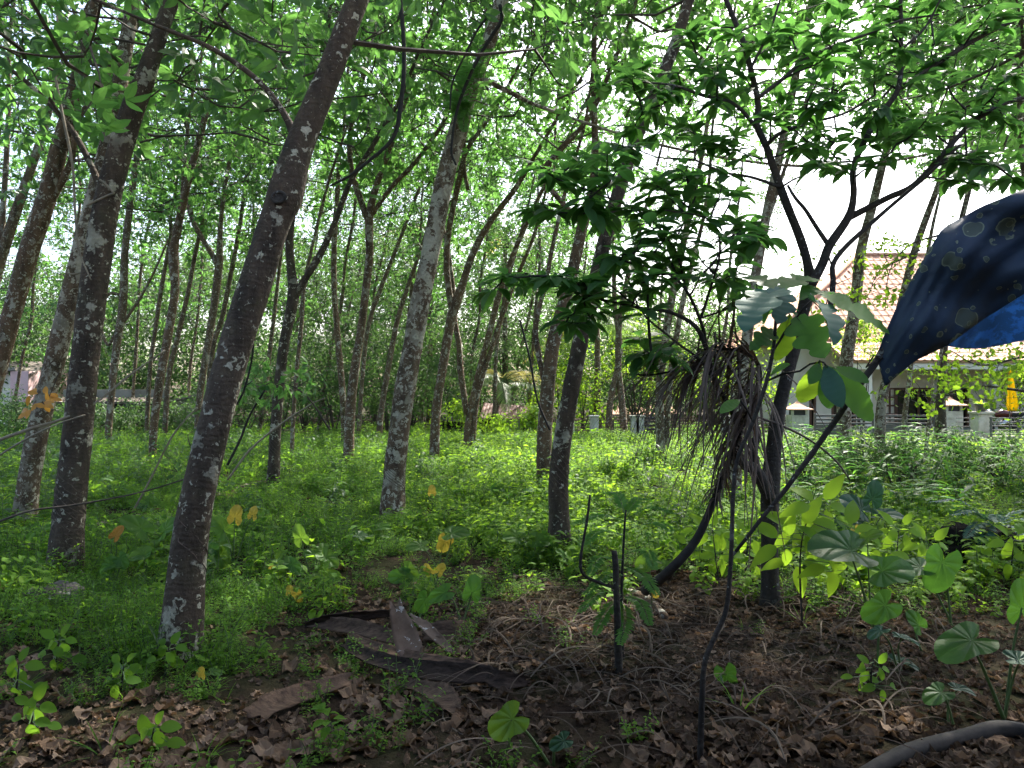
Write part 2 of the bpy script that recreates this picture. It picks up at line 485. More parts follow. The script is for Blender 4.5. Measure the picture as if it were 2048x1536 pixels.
# ------------------------------------------------------------------ ground
def build_ground():
    m, N, L, B, O = new_mat('forest_soil')
    v = coords(N, L, False)
    n1 = noise_n(N, L, v, 0.6, 4.0); n2 = noise_n(N, L, v, 9.0, 6.0, 0.7); n3 = noise_n(N, L, v, 60.0, 3.0)
    r = ramp(N, [(0.3, (0.012, 0.008, 0.006)), (0.55, (0.030, 0.020, 0.014)), (0.75, (0.052, 0.035, 0.024))]); L.new(n2, r.inputs[0])
    g = ramp(N, [(0.42, (0, 0, 0)), (0.62, (1, 1, 1))]); L.new(n1, g.inputs[0])
    col = mixc(N, L, math_n(N, L, 'MULTIPLY', g.outputs[0], 0.55), r.outputs[0], (0.030, 0.040, 0.014))
    L.new(col, B.inputs['Base Color']); B.inputs['Roughness'].default_value = 1.0; B.inputs['Specular IOR Level'].default_value = 0.05
    bump(N, L, math_n(N, L, 'ADD', n2, math_n(N, L, 'MULTIPLY', n3, 0.4)), 0.9, 0.03, B.inputs['Normal'])
    mb = MB()
    xs = sorted(set([-900, -300, -120, -60] + [round(-36 + i * 0.6, 2) for i in range(121)] + [60, 120, 300, 900]))
    ys = sorted(set([-300, -100, -40, -15] + [round(-6 + i * 0.6, 2) for i in range(85)] + [60, 90, 150, 300, 900]))
    vv = [(x, y, gh(x, y) if -36 < x < 36 and -6 < y < 45 else 0.0) for y in ys for x in xs]
    nx = len(xs)
    ff = [(j * nx + i, j * nx + i + 1, (j + 1) * nx + i + 1, (j + 1) * nx + i) for j in range(len(ys) - 1) for i in range(nx - 1)]
    mb.add(vv, ff)
    o = mb.obj('ground', m, smooth=True)
    return tag(o, 'dark soil of the grove under leaf litter and herbs', 'ground', kind='structure')
build_ground()

# ------------------------------------------------------------------ trees
def attach_twigs(mb, skel, pts, r0, sides, mat=0, segs=2, sag=0.06):
    """join every leaf-spray point to the nearest node of the branching so far; returns directions at the ends"""
    nodes = np.array([[p.x, p.y, p.z] for p in skel])
    P = np.array([[p.x, p.y, p.z] for p in pts])
    d0 = np.min(np.linalg.norm(P[:, None, :] - nodes[None, :, :], axis=2), axis=1)
    dirs = [None] * len(pts)
    extra = np.zeros((len(pts) * segs, 3)); ne = 0
    for i in np.argsort(d0):
        p = P[i]
        allp = nodes if ne == 0 else np.vstack([nodes, extra[:ne]])
        dd = np.linalg.norm(allp - p, axis=1) + 0.9 * np.maximum(0, allp[:, 2] - p[2] + 0.1)
        k = int(np.argmin(dd))
        a, b = Vector(allp[k]), Vector(p)
        l = (b - a).length
        if l > 1.25:                      # no over-long twigs: bring the spray nearer
            b = a + (b - a) * (1.25 / l); l = 1.25; pts[i][:] = b
        q = []
        for s in range(segs + 1):
            t = s / segs
            q.append(a.lerp(b, t) + Vector((0, 0, -sag * l * 4 * t * (1 - t))) + Vector((U(-1, 1), U(-1, 1), U(-1, 1))) * (0.05 * l if 0 < s < segs else 0))
        rr = min(r0, 0.006 + 0.011 * l)
        tube(mb, q, [rr * (1 - 0.6 * s / segs) for s in range(segs + 1)], sides, mat, cap=False)
        for s in range(1, segs + 1):
            extra[ne] = q[s]; ne += 1
        dirs[i] = (q[-1] - q[-2]).normalized()
    return dirs
def spray_rot(d):
    """euler that turns +Z towards d, with a free spin"""
    q = Vector((0, 0, 1)).rotation_difference(d)
    e = (q.to_matrix() @ Matrix.Rotation(U(0, 6.28), 3, 'Z')).to_euler()
    return (e.x, e.y, e.z)
def axis_points(tr, Y, dk=0.0, z_first=None):
    """a traced line of (px, py, width) -> points and radii; the tree may lean in depth by dk per metre of height"""
    out = []
    for px, py, w in tr:
        p = at(px, py, Y)
        Yk = Y + dk * (p.z - (0 if z_first is None else z_first))
        out.append((*at(px, py, Yk), w * 0.5 / F * Yk))
    return out
def cuts(tree, axis, z0, z1, n, mat, face=-1.57, span=1.7, wid=0.0035):
    """slanting tapping grooves round the lower trunk"""
    mb = MB()
    for k in range(n):
        z = z0 + (z1 - z0) * k / max(1, n - 1)
        pts = []
        for j in range(13):
            a = face + span * (j / 12 - 0.5) * 2
            zz = z - 0.16 * (j / 12 - 0.5) * 2 + U(-.004, .004)
            # the trunk's centre and radius at that height
            i = min(range(len(axis)), key=lambda q: abs(axis[q][2] - zz))
            c, r = axis[i], axis[i][3]
            pts.append(Vector((c[0] + math.cos(a) * r * 1.015, c[1] + math.sin(a) * r * 1.015, zz)))
        tube(mb, pts, [wid * U(.7, 1.1) for _ in pts], 4, 0, cap=True)
    return mb.obj('tapping_grooves', mat, tree)
M['groove'] = plain_mat('tapping_groove', (0.13, 0.095, 0.07), (0.05, 0.036, 0.027), 30.0)
M['wire'] = plain_mat('latex_run', (0.42, 0.38, 0.32), (0.25, 0.22, 0.18), 30.0)

def rubber_tree(label, main, branches=(), Y=None, dk=0.0, bark='bark_a', H=11.0, zc=4.5, R=2.0, n=120, leaf=1.0, sides=14,
                group=None, ng=None, lead=True, wm=0.93, name='rubber_tree', limit=None, tap=None, cat='tree', skew=(0, 0)):
    ng = ng or G_RUB
    n = int(n * 1.4)
    if Y is None: Y = ground_at(main[0][0], main[0][1]).y
    main = [(a, b, w * wm) for a, b, w in main]
    ax = axis_points(main, Y, dk)
    base = Vector(ax[0][:3])
    root = thing(name, label, cat, (base.x, base.y, gh(base.x, base.y)), group)
    # put the foot into the ground
    foot = list(ax[0]); foot[2] = gh(base.x, base.y) - 0.08
    if ax[0][2] > foot[2] + 0.15: ax = [tuple(foot)] + ax
    else: ax[0] = tuple(foot)
    seed = U(0, 50)
    def leader(a):
        """carry an axis on above what was traced, up to the crown's top"""
        p, q = np.array(a[-1]), np.array(a[-2])
        d = (p - q)[:3]; d = d / np.linalg.norm(d)
        r = p[3]; pts = [tuple(x) for x in a]
        pos = p[:3].copy()
        while pos[2] < H - 0.3 and len(pts) < 60:
            d = d + np.array([U(-.12, .12), U(-.12, .12), 0.10]); d = d / np.linalg.norm(d)
            pos = pos + d * 0.9
            r = max(0.018, r * 0.86)
            pts.append((*pos, r))
        return pts
    axes = []
    full = leader(ax) if lead else ax
    sm = catmull(full, 5)
    mb = MB()
    tube(mb, [Vector(p[:3]) for p in sm], [max(0.006, p[3]) for p in sm], sides, 0, 0.06, seed, True, (0.16, 0.36), 0.03)
    tr = mb.obj('trunk', M[bark], root, True)
    axes.append(sm)
    for bl in branches:
        b = axis_points(bl, Y, dk)
        bfull = leader(b) if lead else b
        s2 = catmull(bfull, 5)
        mb = MB()
        tube(mb, [Vector(p[:3]) for p in s2], [max(0.005, p[3]) for p in s2], max(6, sides - 4), 0, 0.10, seed + 5, True, None, 0.03)
        mb.obj('branch', M[bark], root, True)
        axes.append(s2)
    # crown
    if n > 0:
        skel, cand = [], []
        for s in axes:
            for p in s:
                if p[2] > zc - 0.8:
                    skel.append(Vector(p[:3]))
                if p[2] > zc: cand.append(p)
        if not skel: skel = [Vector(axes[0][-1][:3])]; cand = [axes[0][-1]]
        pts = []
        tries = 0
        while len(pts) < n and tries < n * 30:
            tries += 1
            c = cand[random.randrange(len(cand))]
            h = (c[2] - zc) / max(0.5, H - zc)
            rad = R * (0.55 + 0.75 * math.sin(math.pi * min(1, max(0.0, 0.15 + 0.75 * h)))) * math.sqrt(U(0.04, 1))
            a = U(0, 6.283)
            p = Vector((c[0] + math.cos(a) * rad + skew[0], c[1] + math.sin(a) * rad + skew[1], c[2] + U(-.5, .9) + 0.25 * rad))
            if limit and not limit(p): continue
            pts.append(p)
        if pts:
            mb = MB()
            dirs = attach_twigs(mb, skel, pts, 0.03, 4 if Y < 14 else 3, 0, 3 if Y < 14 else 2)
            mb.obj('twigs', M['twig'], root)['kind'] = 'stuff'
            rots = [spray_rot((d + Vector((U(-.5, .5), U(-.5, .5), U(-.1, .7)))).normalized()) for d in dirs]
            scatter('crown', pts, rots, [leaf * U(0.8, 1.35) for _ in pts], ng, root)
    if tap:
        cuts(root, sm, tap[0], tap[1], tap[2], M['groove'], tap[3] if len(tap) > 3 else -1.57)
    return root, axes

def keep_gap(p):
    """the open sky over the house and the road on the right"""
    x, y = pix(p)
    return not (1580 < x < 1870 and 385 < y < 640) or random.random() < .12
def seen(p):
    x, y = pix(p)
    return -500 < x < 2550 and y > -900

TR = rubber_tree
# --- front trees
t1, ax1 = TR('nearest rubber tree, thick lichen-blotched trunk leaning right, knot scar high up', [(358, 1318, 100), (366, 1230, 92), (385, 1050, 80), (440, 800, 75), (500, 600, 76), (548, 450, 72), (572, 385, 84), (600, 290, 66), (665, 130, 58), (715, 0, 52)],
   [[(596, 300, 26), (575, 240, 15), (520, 165, 12), (430, 100, 10), (330, 58, 8), (240, 20, 6)]], dk=0.10, H=9.5, zc=3.5, R=2.2, n=90, sides=18, wm=.84, tap=(0.62, 0.72, 2, -1.2))
def knot(tree, c, r, n):
    """an old branch scar: a raised rim with a sunken dark middle"""
    n = Vector(n).normalized(); n, sd, u = frame(n); mb = MB()
    ring = [Vector(c) + (sd * math.cos(a) * r * 1.25 + u * math.sin(a) * r) for a in [k * 2 * math.pi / 16 for k in range(17)]]
    tube(mb, ring, [r * .32 * U(.8, 1.2) for _ in ring], 6, 0, cap=False)
    mb.add([Vector(c)] + ring[:16], [(0, i + 1, (i + 1) % 16 + 1) for i in range(16)])
    mb.obj('branch_scar', M['bark_d'], tree, True)
knot(t1, at(566, 402, 4.62) + Vector((0, -.088, 0)), .032, (-.1, -1, .1))
t2, ax2 = TR('second rubber tree from the left front, stub of a lost limb high on its trunk', [(130, 1150, 76), (136, 1060, 70), (148, 930, 67), (167, 750, 61), (190, 560, 61), (215, 400, 56), (260, 235, 52), (285, 170, 48), (312, 90, 38), (340, 10, 34)],
   [[(212, 420, 22), (190, 350, 13), (140, 255, 11), (60, 170, 9), (-20, 110, 8)]], dk=0.05, H=10, zc=3.4, R=2.3, n=105, sides=18, wm=.86, bark='bark_a', tap=(0.35, 0.8, 9, -1.4))
t2b, _ = TR('rubber tree with greyish bark just left behind the second front tree', [(45, 1055, 54), (58, 960, 48), (78, 850, 46), (105, 740, 44), (150, 560, 45), (190, 400, 43), (225, 250, 38), (245, 130, 34)],
   [], dk=-0.03, H=11, zc=4.2, R=2.4, n=110, sides=16, wm=.86, bark='bark_b')
t3, _ = TR('straight pale-lichened rubber tree at centre with reddish tapped band near its foot', [(783, 1032, 58), (788, 960, 48), (795, 890, 46), (808, 790, 45), (826, 690, 42), (840, 610, 42), (862, 500, 40), (885, 380, 41), (905, 300, 38), (918, 255, 42), (935, 200, 34), (975, 90, 31), (1003, 0, 30)],
   [[(925, 230, 12), (965, 165, 12), (1000, 175, 10), (1040, 195, 9), (1085, 215, 7)]], dk=0.04, H=12, zc=5.6, R=2.6, n=150, sides=18, bark='bark_b', tap=(0.42, 0.70, 10, -1.5))
t4, _ = TR('dark rubber tree right of centre, flared mossy foot, tapping lines above it', [(1116, 1112, 64), (1118, 1050, 46), (1117, 960, 42), (1130, 850, 38), (1146, 760, 36), (1166, 660, 33), (1186, 590, 32), (1205, 500, 31), (1226, 420, 29), (1265, 300, 27), (1300, 210, 25), (1350, 90, 24), (1380, -5, 22)],
   [], dk=0.0, H=11, zc=4.9, R=2.5, n=150, sides=18, bark='bark_a', tap=(0.55, 0.95, 8, -1.4))
m9, _ = TR('brown rubber tree standing close behind the dark one right of centre', [(1088, 980, 34), (1089, 880, 32), (1095, 780, 31), (1106, 690, 30), (1124, 620, 28), (1148, 530, 25), (1168, 440, 23), (1186, 370, 18), (1190, 290, 15), (1188, 215, 13)],
   [[(1086, 760, 9), (1076, 700, 11), (1072, 650, 10), (1092, 560, 9), (1110, 470, 8)], [(1165, 450, 12), (1120, 400, 11), (1085, 350, 10), (1120, 300, 12), (1180, 232, 9), (1225, 130, 8)]], dk=0.02, H=12, zc=5.8, R=2.6, n=170, sides=16, bark='bark_c', tap=(0.30, 0.60, 8, -1.5))
# --- left rows
TR('rubber tree leaning in at the left edge, low fork to its right', [(-75, 1000, 42), (-30, 830, 38), (8, 690, 37), (28, 610, 38), (62, 490, 40), (95, 390, 38), (118, 300, 34), (150, 180, 30), (175, 60, 24)],
   [[(86, 430, 16), (120, 370, 14), (142, 320, 12), (158, 240, 11), (205, 165, 10)]], H=11, zc=4.6, R=2.4, n=150, bark='bark_c')
TR('forked slender rubber tree at the far upper left edge', [(-120, 930, 24), (-60, 760, 22), (-10, 560, 22), (20, 460, 21), (40, 400, 20), (65, 330, 17), (95, 230, 15), (125, 130, 12)],
   [[(5, 520, 12), (5, 440, 11), (12, 330, 10), (18, 200, 9)]], H=12, zc=5.0, R=2.4, n=150, bark='bark_far')
TR('slim straight rubber tree right of the second front tree', [(214, 895, 15), (222, 800, 14), (232, 700, 16), (246, 610, 17), (250, 500, 15), (262, 400, 14), (276, 300, 12), (300, 180, 10)],
   [[(232, 665, 7), (215, 690, 6), (200, 640, 6), (215, 590, 6), (244, 590, 6)][::-1]], H=13, zc=6.0, R=2.6, n=150, bark='bark_far', sides=10)
TR('rubber tree with crooked upper trunk left of the nearest one', [(304, 930, 16), (308, 850, 17), (322, 750, 18), (340, 650, 18), (350, 580, 18), (347, 515, 22), (352, 470, 17), (372, 380, 16), (392, 300, 14), (412, 225, 12), (425, 140, 9)],
   [[(350, 500, 10), (362, 440, 10), (366, 370, 9)]], H=12.5, zc=5.6, R=2.5, n=160, bark='bark_c', sides=10)
TR('thin rubber tree behind the crooked one, leaning the same way', [(328, 880, 12), (337, 756, 11), (352, 688, 11), (376, 585, 10), (392, 500, 9), (420, 380, 8)], [], H=12, zc=6, R=2.4, n=110, bark='bark_far', sides=8)
TR('thin dark-trunked rubber tree left behind the crooked one', [(292, 880, 10), (300, 740, 9), (312, 650, 9), (324, 570, 9), (340, 480, 8)], [], H=12, zc=6.5, R=2.3, n=100, bark='bark_far', sides=8)
TR('rubber tree whose left limb loops out in a wide bow', [(392, 890, 14), (400, 790, 14), (413, 705, 15), (427, 620, 16), (438, 530, 17), (440, 470, 11), (446, 400, 9), (458, 330, 8), (480, 240, 7)],
   [[(436, 530, 13), (418, 498, 10), (392, 455, 10), (376, 405, 11), (374, 368, 10), (400, 335, 9), (430, 300, 8), (462, 225, 7)]], H=12.5, zc=6.2, R=2.5, n=150, bark='bark_far', sides=10)
TR('thin straight rubber tree right beside the bow-limbed one', [(410, 876, 11), (424, 705, 11), (444, 637, 11), (461, 551, 10), (480, 450, 9), (490, 370, 8)], [], H=12.5, zc=6.2, R=2.5, n=120, bark='bark_far', sides=8)
TR('forked rubber tree right behind the nearest trunk, fallen log at its foot', [(547, 982, 31), (549, 900, 28), (556, 800, 26), (568, 690, 25), (586, 595, 28), (583, 545, 22), (579, 490, 20), (584, 430, 19), (602, 350, 17), (625, 270, 15), (640, 180, 12)],
   [[(588, 595, 18), (606, 565, 15), (640, 510, 14), (668, 450, 12), (700, 365, 11), (740, 300, 9)]], H=12, zc=5.4, R=2.5, n=190, wm=.82, bark='bark_a', tap=(0.5, 0.8, 6))
TR('skinny rubber tree just right behind the forked one', [(582, 925, 9), (590, 780, 9), (603, 650, 9), (610, 560, 8), (640, 430, 7)], [], H=11, zc=6, R=2, n=70, bark='bark_far', sides=8)
TR('upright brown rubber tree between the forked one and the yellow-limbed one', [(690, 895, 15), (686, 800, 14), (676, 680, 13), (669, 590, 12), (668, 500, 12), (674, 400, 11), (680, 300, 9)], [], H=13, zc=6.4, R=2.6, n=150, bark='bark_c', sides=10)
TR('three-limbed rubber tree with yellowish upper limbs left of the centre trunk', [(697, 932, 24), (699, 850, 22), (708, 750, 20), (722, 660, 18), (731, 585, 17), (739, 510, 17), (739, 435, 18), (752, 375, 14), (785, 280, 12), (812, 195, 11), (840, 120, 9)],
   [[(736, 440, 13), (718, 390, 12), (704, 345, 11), (699, 280, 11), (712, 205, 9), (735, 130, 7)], [(745, 428, 10), (785, 372, 9), (830, 325, 9), (880, 255, 8), (910, 190, 6)]], H=12.5, zc=6.0, R=2.5, n=190, bark='bark_c')
TR('thin rubber tree crossing behind the yellow-limbed one towards the right', [(716, 885, 9), (726, 740, 9), (738, 647, 9), (765, 568, 9), (789, 507, 8), (826, 410, 7)], [], H=12, zc=6.4, R=2.4, n=100, bark='bark_far', sides=8)
TR('dark thin rubber tree close left of the pale centre trunk', [(758, 880, 13), (762, 825, 13), (779, 722, 12), (795, 640, 11), (820, 560, 9)], [], H=11, zc=6, R=2.3, n=100, bark='bark_far', sides=8)
TR('rubber tree with a two-armed fork right of the pale centre trunk', [(868, 928, 22), (872, 830, 20), (884, 745, 19), (899, 655, 20), (908, 618, 22), (928, 560, 16), (950, 497, 15), (985, 437, 13), (1030, 378, 11), (1062, 325, 9)],
   [[(906, 628, 15), (897, 575, 13), (893, 515, 12), (901, 440, 12), (921, 350, 12), (934, 300, 9), (985, 225, 8)], [(936, 380, 8), (928, 330, 8), (931, 250, 7), (950, 160, 6)]], H=12, zc=5.8, R=2.5, n=190, bark='bark_c')
TR('twin-stemmed rubber tree between the centre trunk and the brown one', [(934, 905, 18), (938, 840, 16), (958, 745, 14), (979, 665, 13), (998, 590, 13), (1030, 500, 11), (1075, 400, 9)],
   [[(944, 890, 12), (956, 790, 10), (985, 690, 10), (1012, 610, 9), (1040, 540, 8)], [(934, 830, 12), (922, 750, 13), (918, 690, 12), (910, 640, 10), (905, 560, 8)]], H=12, zc=6.2, R=2.5, n=170, bark='bark_c', sides=10)
TR('thin leafless-stemmed young tree in front of the low red-roofed pen', [(988, 872, 8), (990, 790, 8), (993, 700, 8), (1010, 590, 7), (1040, 470, 6)], [], H=11, zc=6.2, R=2.2, n=80, bark='bark_far', sides=8)
TR('pair of crossed rubber stems in front of the railed wall', [(1216, 876, 15), (1221, 800, 14), (1234, 742, 13), (1240, 690, 11), (1230, 620, 10), (1228, 540, 9)],
   [[(1250, 884, 15), (1244, 810, 14), (1236, 725, 13), (1240, 640, 11), (1254, 560, 9), (1275, 480, 8)]], H=11, zc=6, R=2.2, n=110, bark='bark_far', sides=10)
TR('rubber tree with white foot standing beside the dark gate', [(1324, 930, 22), (1320, 850, 19), (1320, 760, 18), (1330, 680, 17), (1343, 600, 16), (1362, 510, 15), (1385, 400, 13), (1402, 320, 10)],
   [[(1332, 890, 11), (1340, 760, 12), (1352, 680, 12), (1366, 600, 11), (1386, 520, 9)]], H=11.5, zc=6.4, R=2.2, n=120, bark='bark_b', limit=keep_gap)
TR('rubber tree behind the hanging dead frond, pale trunk rising above it', [(1470, 1006, 31), (1472, 900, 27), (1484, 760, 24), (1504, 600, 22), (1522, 490, 21), (1540, 395, 20), (1562, 300, 18), (1592, 150, 16), (1625, 0, 14)],
   [[(1522, 480, 10), (1545, 410, 9), (1572, 330, 8), (1600, 240, 8)]], H=11, zc=5.6, R=2.2, n=120, bark='bark_b', limit=keep_gap)
TR('stout grey rubber tree in front of the tiled house roof', [(1690, 935, 30), (1688, 840, 29), (1692, 730, 28), (1704, 650, 25), (1714, 575, 23), (1722, 500, 21), (1748, 400, 18), (1770, 310, 16), (1800, 200, 13)],
   [], H=12, zc=6.6, R=2.2, n=100, bark='bark_b', limit=keep_gap)
TR('mottled rubber tree below the tarpaulin corner', [(1762, 945, 22), (1760, 860, 21), (1766, 790, 20), (1782, 720, 19), (1800, 620, 17), (1830, 500, 15), (1880, 360, 12)],
   [], H=11, zc=6.6, R=2.0, n=80, bark='bark_b', limit=keep_gap)
TR('thin pale tree trunk between the two trunks before the brown windows', [(1806, 905, 12), (1810, 830, 11), (1820, 746, 10), (1832, 640, 9), (1860, 480, 8)], [], H=11, zc=7, R=2, n=60, bark='bark_b', sides=8, limit=keep_gap)
TR('skinny leaning sapling trunk left of the mossy trunk at the gatepost', [(1848, 930, 8), (1856, 860, 8), (1866, 800, 8), (1876, 735, 7), (1900, 620, 6)], [], H=9, zc=6.5, R=1.6, n=30, bark='bark_b', sides=8, limit=keep_gap)
TR('mossy rubber tree covering the right gatepost with its trunk', [(1884, 905, 24), (1881, 810, 21), (1886, 720, 16), (1894, 640, 14), (1910, 500, 12), (1950, 330, 10)], [], H=12, zc=6.0, R=2.2, n=90, bark='bark_a', limit=keep_gap)
TR('rubber tree just outside the right edge, its crown reaching in above the tarpaulin', [(2230, 1040, 34), (2225, 850, 32), (2215, 600, 28), (2200, 350, 25), (2190, 100, 22)], [], H=10, zc=4.2, R=2.8, n=150, bark='bark_b', limit=keep_gap)
TR('slender rubber tree leaning out at the right edge of the grove', [(2090, 960, 22), (2085, 800, 20), (2075, 600, 18), (2060, 430, 16), (2045, 300, 14), (2040, 150, 12)], [], H=11, zc=5.4, R=2.2, n=90, bark='bark_b')
# --- far rows, nothing tells them apart
for px, Y in [(-60, 30), (20, 34), (95, 28), (160, 38), (262, 33), (370, 36), (455, 31), (520, 27), (560, 38), (640, 29), (655, 40), (715, 34), (800, 30), (845, 36), (930, 33), (1010, 38), (1055, 31), (1130, 36), (1290, 34), (1420, 30)]:
    lean = U(0.05, 0.22)
    tr = []
    for k in range(6):
        h = k * 1.6
        base = at(px, HOR, Y)
        q = Vector((base.x + lean * h + U(-.12, .12), Y, h + gh(base.x, Y)))
        a, b = pix(q)
        tr.append((a, b, U(0.15, 0.19) * (1 - 0.06 * k) * F / Y))
    TR('thin rubber tree in the far rows of the grove', tr, [], Y=Y, H=U(10.5, 13.5), zc=U(2.6, 4.2), R=2.6, n=165, bark='bark_far', sides=7,
       group='far rows of rubber trees', limit=keep_gap, ng=G_RUB if random.random() < .5 else G_BCK)

# ------------------------------------------------------------------ bushes and the wood behind
def bush(label, px, Y, h, w, n, ng, group=None, name='bush', leaf=1.0, z0=0.15, stem='twig', limit=None, cat='bush'):
    b = at(px, HOR, Y); g = gh(b.x, Y)
    root = thing(name, label, cat, (b.x, Y, g), group)
    mb = MB(); skel = []
    for k in range(5):
        a = U(0, 6.28); top = Vector((b.x + math.cos(a) * w * .3, Y + math.sin(a) * w * .3, g + h * U(.45, .75)))
        q = [Vector((b.x + U(-.08, .08), Y + U(-.08, .08), g - .05)), Vector((b.x, Y, g)).lerp(top, .5) + Vector((U(-.1, .1), U(-.1, .1), 0)), top]
        tube(mb, q, [0.02 + .006 * h, 0.014 + .003 * h, 0.008], 5)
        skel += q[1:]
    mb.obj('stems', M[stem], root)['kind'] = 'stuff'
    pts = []
    for _ in range(n * 3):
        if len(pts) >= n: break
        a = U(0, 6.28); el = U(-0.2, 1.57); rr = U(.25, 1) ** .5
        p = Vector((b.x + math.cos(a) * math.cos(el) * rr * w * U(.6, 1), Y + math.sin(a) * math.cos(el) * rr * w * U(.6, 1), g + z0 + (h - z0) * max(0.02, (0.35 + 0.65 * math.sin(el)) * rr) * U(.8, 1.1)))
        if limit and not limit(p): continue
        pts.append(p)
    mb = MB()
    dirs = attach_twigs(mb, skel, pts, 0.012, 3, 0, 2)
    mb.obj('twigs', M[stem], root)['kind'] = 'stuff'
    scatter('foliage', pts, [spray_rot((d + Vector((U(-.6, .6), U(-.6, .6), U(0, .8)))).normalized()) for d in dirs], [leaf * U(.8, 1.3) for _ in pts], ng, root)
    return root
LBL_THICK = 'leafy shrub in the dense dark thicket behind the centre trunks'
for px, Y, h, w in [(560, 29, 3.4, 1.7), (610, 32, 4.2, 1.9), (668, 28, 3.2, 1.6), (720, 31, 4.6, 2.0), (775, 28, 3.6, 1.7), (822, 32, 5.0, 2.1), (870, 29, 3.6, 1.7), (905, 33, 4.6, 1.9), (1000, 35, 5.0, 1.9), (1085, 35, 5.0, 1.8), (960, 38, 6.0, 2.4), (750, 38, 6.4, 2.6), (640, 39, 6.0, 2.5)]:
    bush(LBL_THICK, px, Y, h, w, 95, G_BCK, 'thicket shrubs behind the centre trunks', leaf=1.25)
for px, Y, h, w in [(40, 24, 1.1, 1.3), (110, 28, .9, 1.3), (185, 27, .75, 1.3), (265, 29, .75, 1.3), (345, 27, .8, 1.3), (430, 29, 2.0, 1.6), (490, 26, 1.8, 1.5), (-40, 27, 1.8, 1.5), (520, 33, 4.0, 1.9)]:
    bush('low dark green shrub before the long low roof on the left', px, Y, h, w, 70, G_BCK, 'low shrubs on the left', leaf=1.2)
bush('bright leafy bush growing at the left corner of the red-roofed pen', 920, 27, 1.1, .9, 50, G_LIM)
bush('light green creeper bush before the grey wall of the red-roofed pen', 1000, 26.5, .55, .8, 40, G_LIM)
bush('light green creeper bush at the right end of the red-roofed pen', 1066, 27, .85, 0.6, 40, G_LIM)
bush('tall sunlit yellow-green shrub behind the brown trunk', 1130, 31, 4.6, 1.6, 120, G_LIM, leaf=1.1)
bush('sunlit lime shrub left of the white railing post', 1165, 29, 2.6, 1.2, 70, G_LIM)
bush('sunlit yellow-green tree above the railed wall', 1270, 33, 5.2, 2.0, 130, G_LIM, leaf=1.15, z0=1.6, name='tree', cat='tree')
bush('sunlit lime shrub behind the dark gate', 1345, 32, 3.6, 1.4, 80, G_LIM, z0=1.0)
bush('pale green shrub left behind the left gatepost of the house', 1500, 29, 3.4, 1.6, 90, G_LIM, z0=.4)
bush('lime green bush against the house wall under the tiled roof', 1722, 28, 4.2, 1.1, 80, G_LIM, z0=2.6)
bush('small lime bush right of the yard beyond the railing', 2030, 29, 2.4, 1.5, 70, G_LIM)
bush('green shrub right of the house at the edge of view', 2120, 27, 4.0, 2.0, 90, G_LIM)
def wood():
    pts, scl = [], []
    for _ in range(8000):
        px = U(-500, 1560); Y = U(40, 62)
        top = 11.5 + 3.0 * mnoise.noise(Vector((px * .006, Y * .1, 3.3))) - 5.5 * sstep(1080, 1300, px) - 3.0 * (1 - sstep(150, 550, px))
        p = at(px, HOR, Y)
        pts.append((p.x, Y, U(0.1, max(.6, top)))); scl.append(U(2.2, 3.6))
    o = scatter('far_wood', pts, [(U(-.8, .8), U(-.8, .8), U(0, 6.28)) for _ in pts], scl, G_BCK)
    tag(o, 'dense mass of green woodland closing the view behind the grove', 'wood', kind='stuff')
wood()

# ------------------------------------------------------------------ buildings
M['wall_white'] = plain_mat('painted_wall', (0.74, 0.70, 0.62), (0.62, 0.58, 0.51), 1.6, 0.9, 0.2, 0.15, 0.003, False)
M['wall_pink'] = plain_mat('pink_wall', (0.66, 0.46, 0.46), (0.56, 0.38, 0.38), 1.6, 0.9, 0.2, 0.15, 0.003, False)
M['wall_grey'] = plain_mat('weathered_wall', (0.33, 0.31, 0.27), (0.17, 0.16, 0.13), 1.3, 0.95, 0.2, 0.3, 0.006, False)
M['post_white'] = plain_mat('weathered_post', (0.60, 0.57, 0.50), (0.30, 0.28, 0.23), 4.0, 0.95, 0.2, 0.3, 0.004)
M['tile'] = plain_mat('clay_tile', (0.58, 0.33, 0.21), (0.40, 0.20, 0.12), 5.0, 0.8, 0.3, 0.3, 0.004)
M['tile_pale'] = plain_mat('pale_clay_tile', (0.56, 0.34, 0.22), (0.40, 0.22, 0.14), 4.0, 0.8, 0.3, 0.3, 0.004)
M['rust_roof'] = plain_mat('rusted_sheet', (0.17, 0.075, 0.052), (0.085, 0.040, 0.030), 5.0, 0.7, 0.4, 0.3, 0.003, stretch=(1, 3, 3))
M['old_tile'] = plain_mat('old_roof_tile', (0.26, 0.22, 0.19), (0.10, 0.085, 0.07), 6.0, 0.9, 0.2, 0.4, 0.006)
M['brown_wood'] = plain_mat('brown_wood', (0.13, 0.060, 0.034), (0.075, 0.034, 0.02), 8.0, 0.55, 0.4, 0.2, 0.002, stretch=(1, 1, .15))
M['dark_glass'] = plain_mat('dark_glass', (0.012, 0.014, 0.018), (0.008, 0.010, 0.012), 2.0, 0.08, 0.6, 0)
M['gate_metal'] = plain_mat('grey_gate_metal', (0.115, 0.105, 0.10), (0.075, 0.07, 0.066), 6.0, 0.5, 0.4, 0.1, 0.001)
M['gate_dark'] = plain_mat('black_gate_metal', (0.03, 0.03, 0.032), (0.018, 0.018, 0.02), 6.0, 0.5, 0.4, 0.1, 0.001)
M['rail_brown'] = plain_mat('rusty_rail', (0.12, 0.075, 0.055), (0.06, 0.04, 0.03), 9.0, 0.7, 0.3, 0.2, 0.001)
M['shadow_wood'] = plain_mat('shaded_wood', (0.030, 0.026, 0.022), (0.015, 0.013, 0.011), 6.0)  # near-black: shade under roofs and inside huts put into the colour

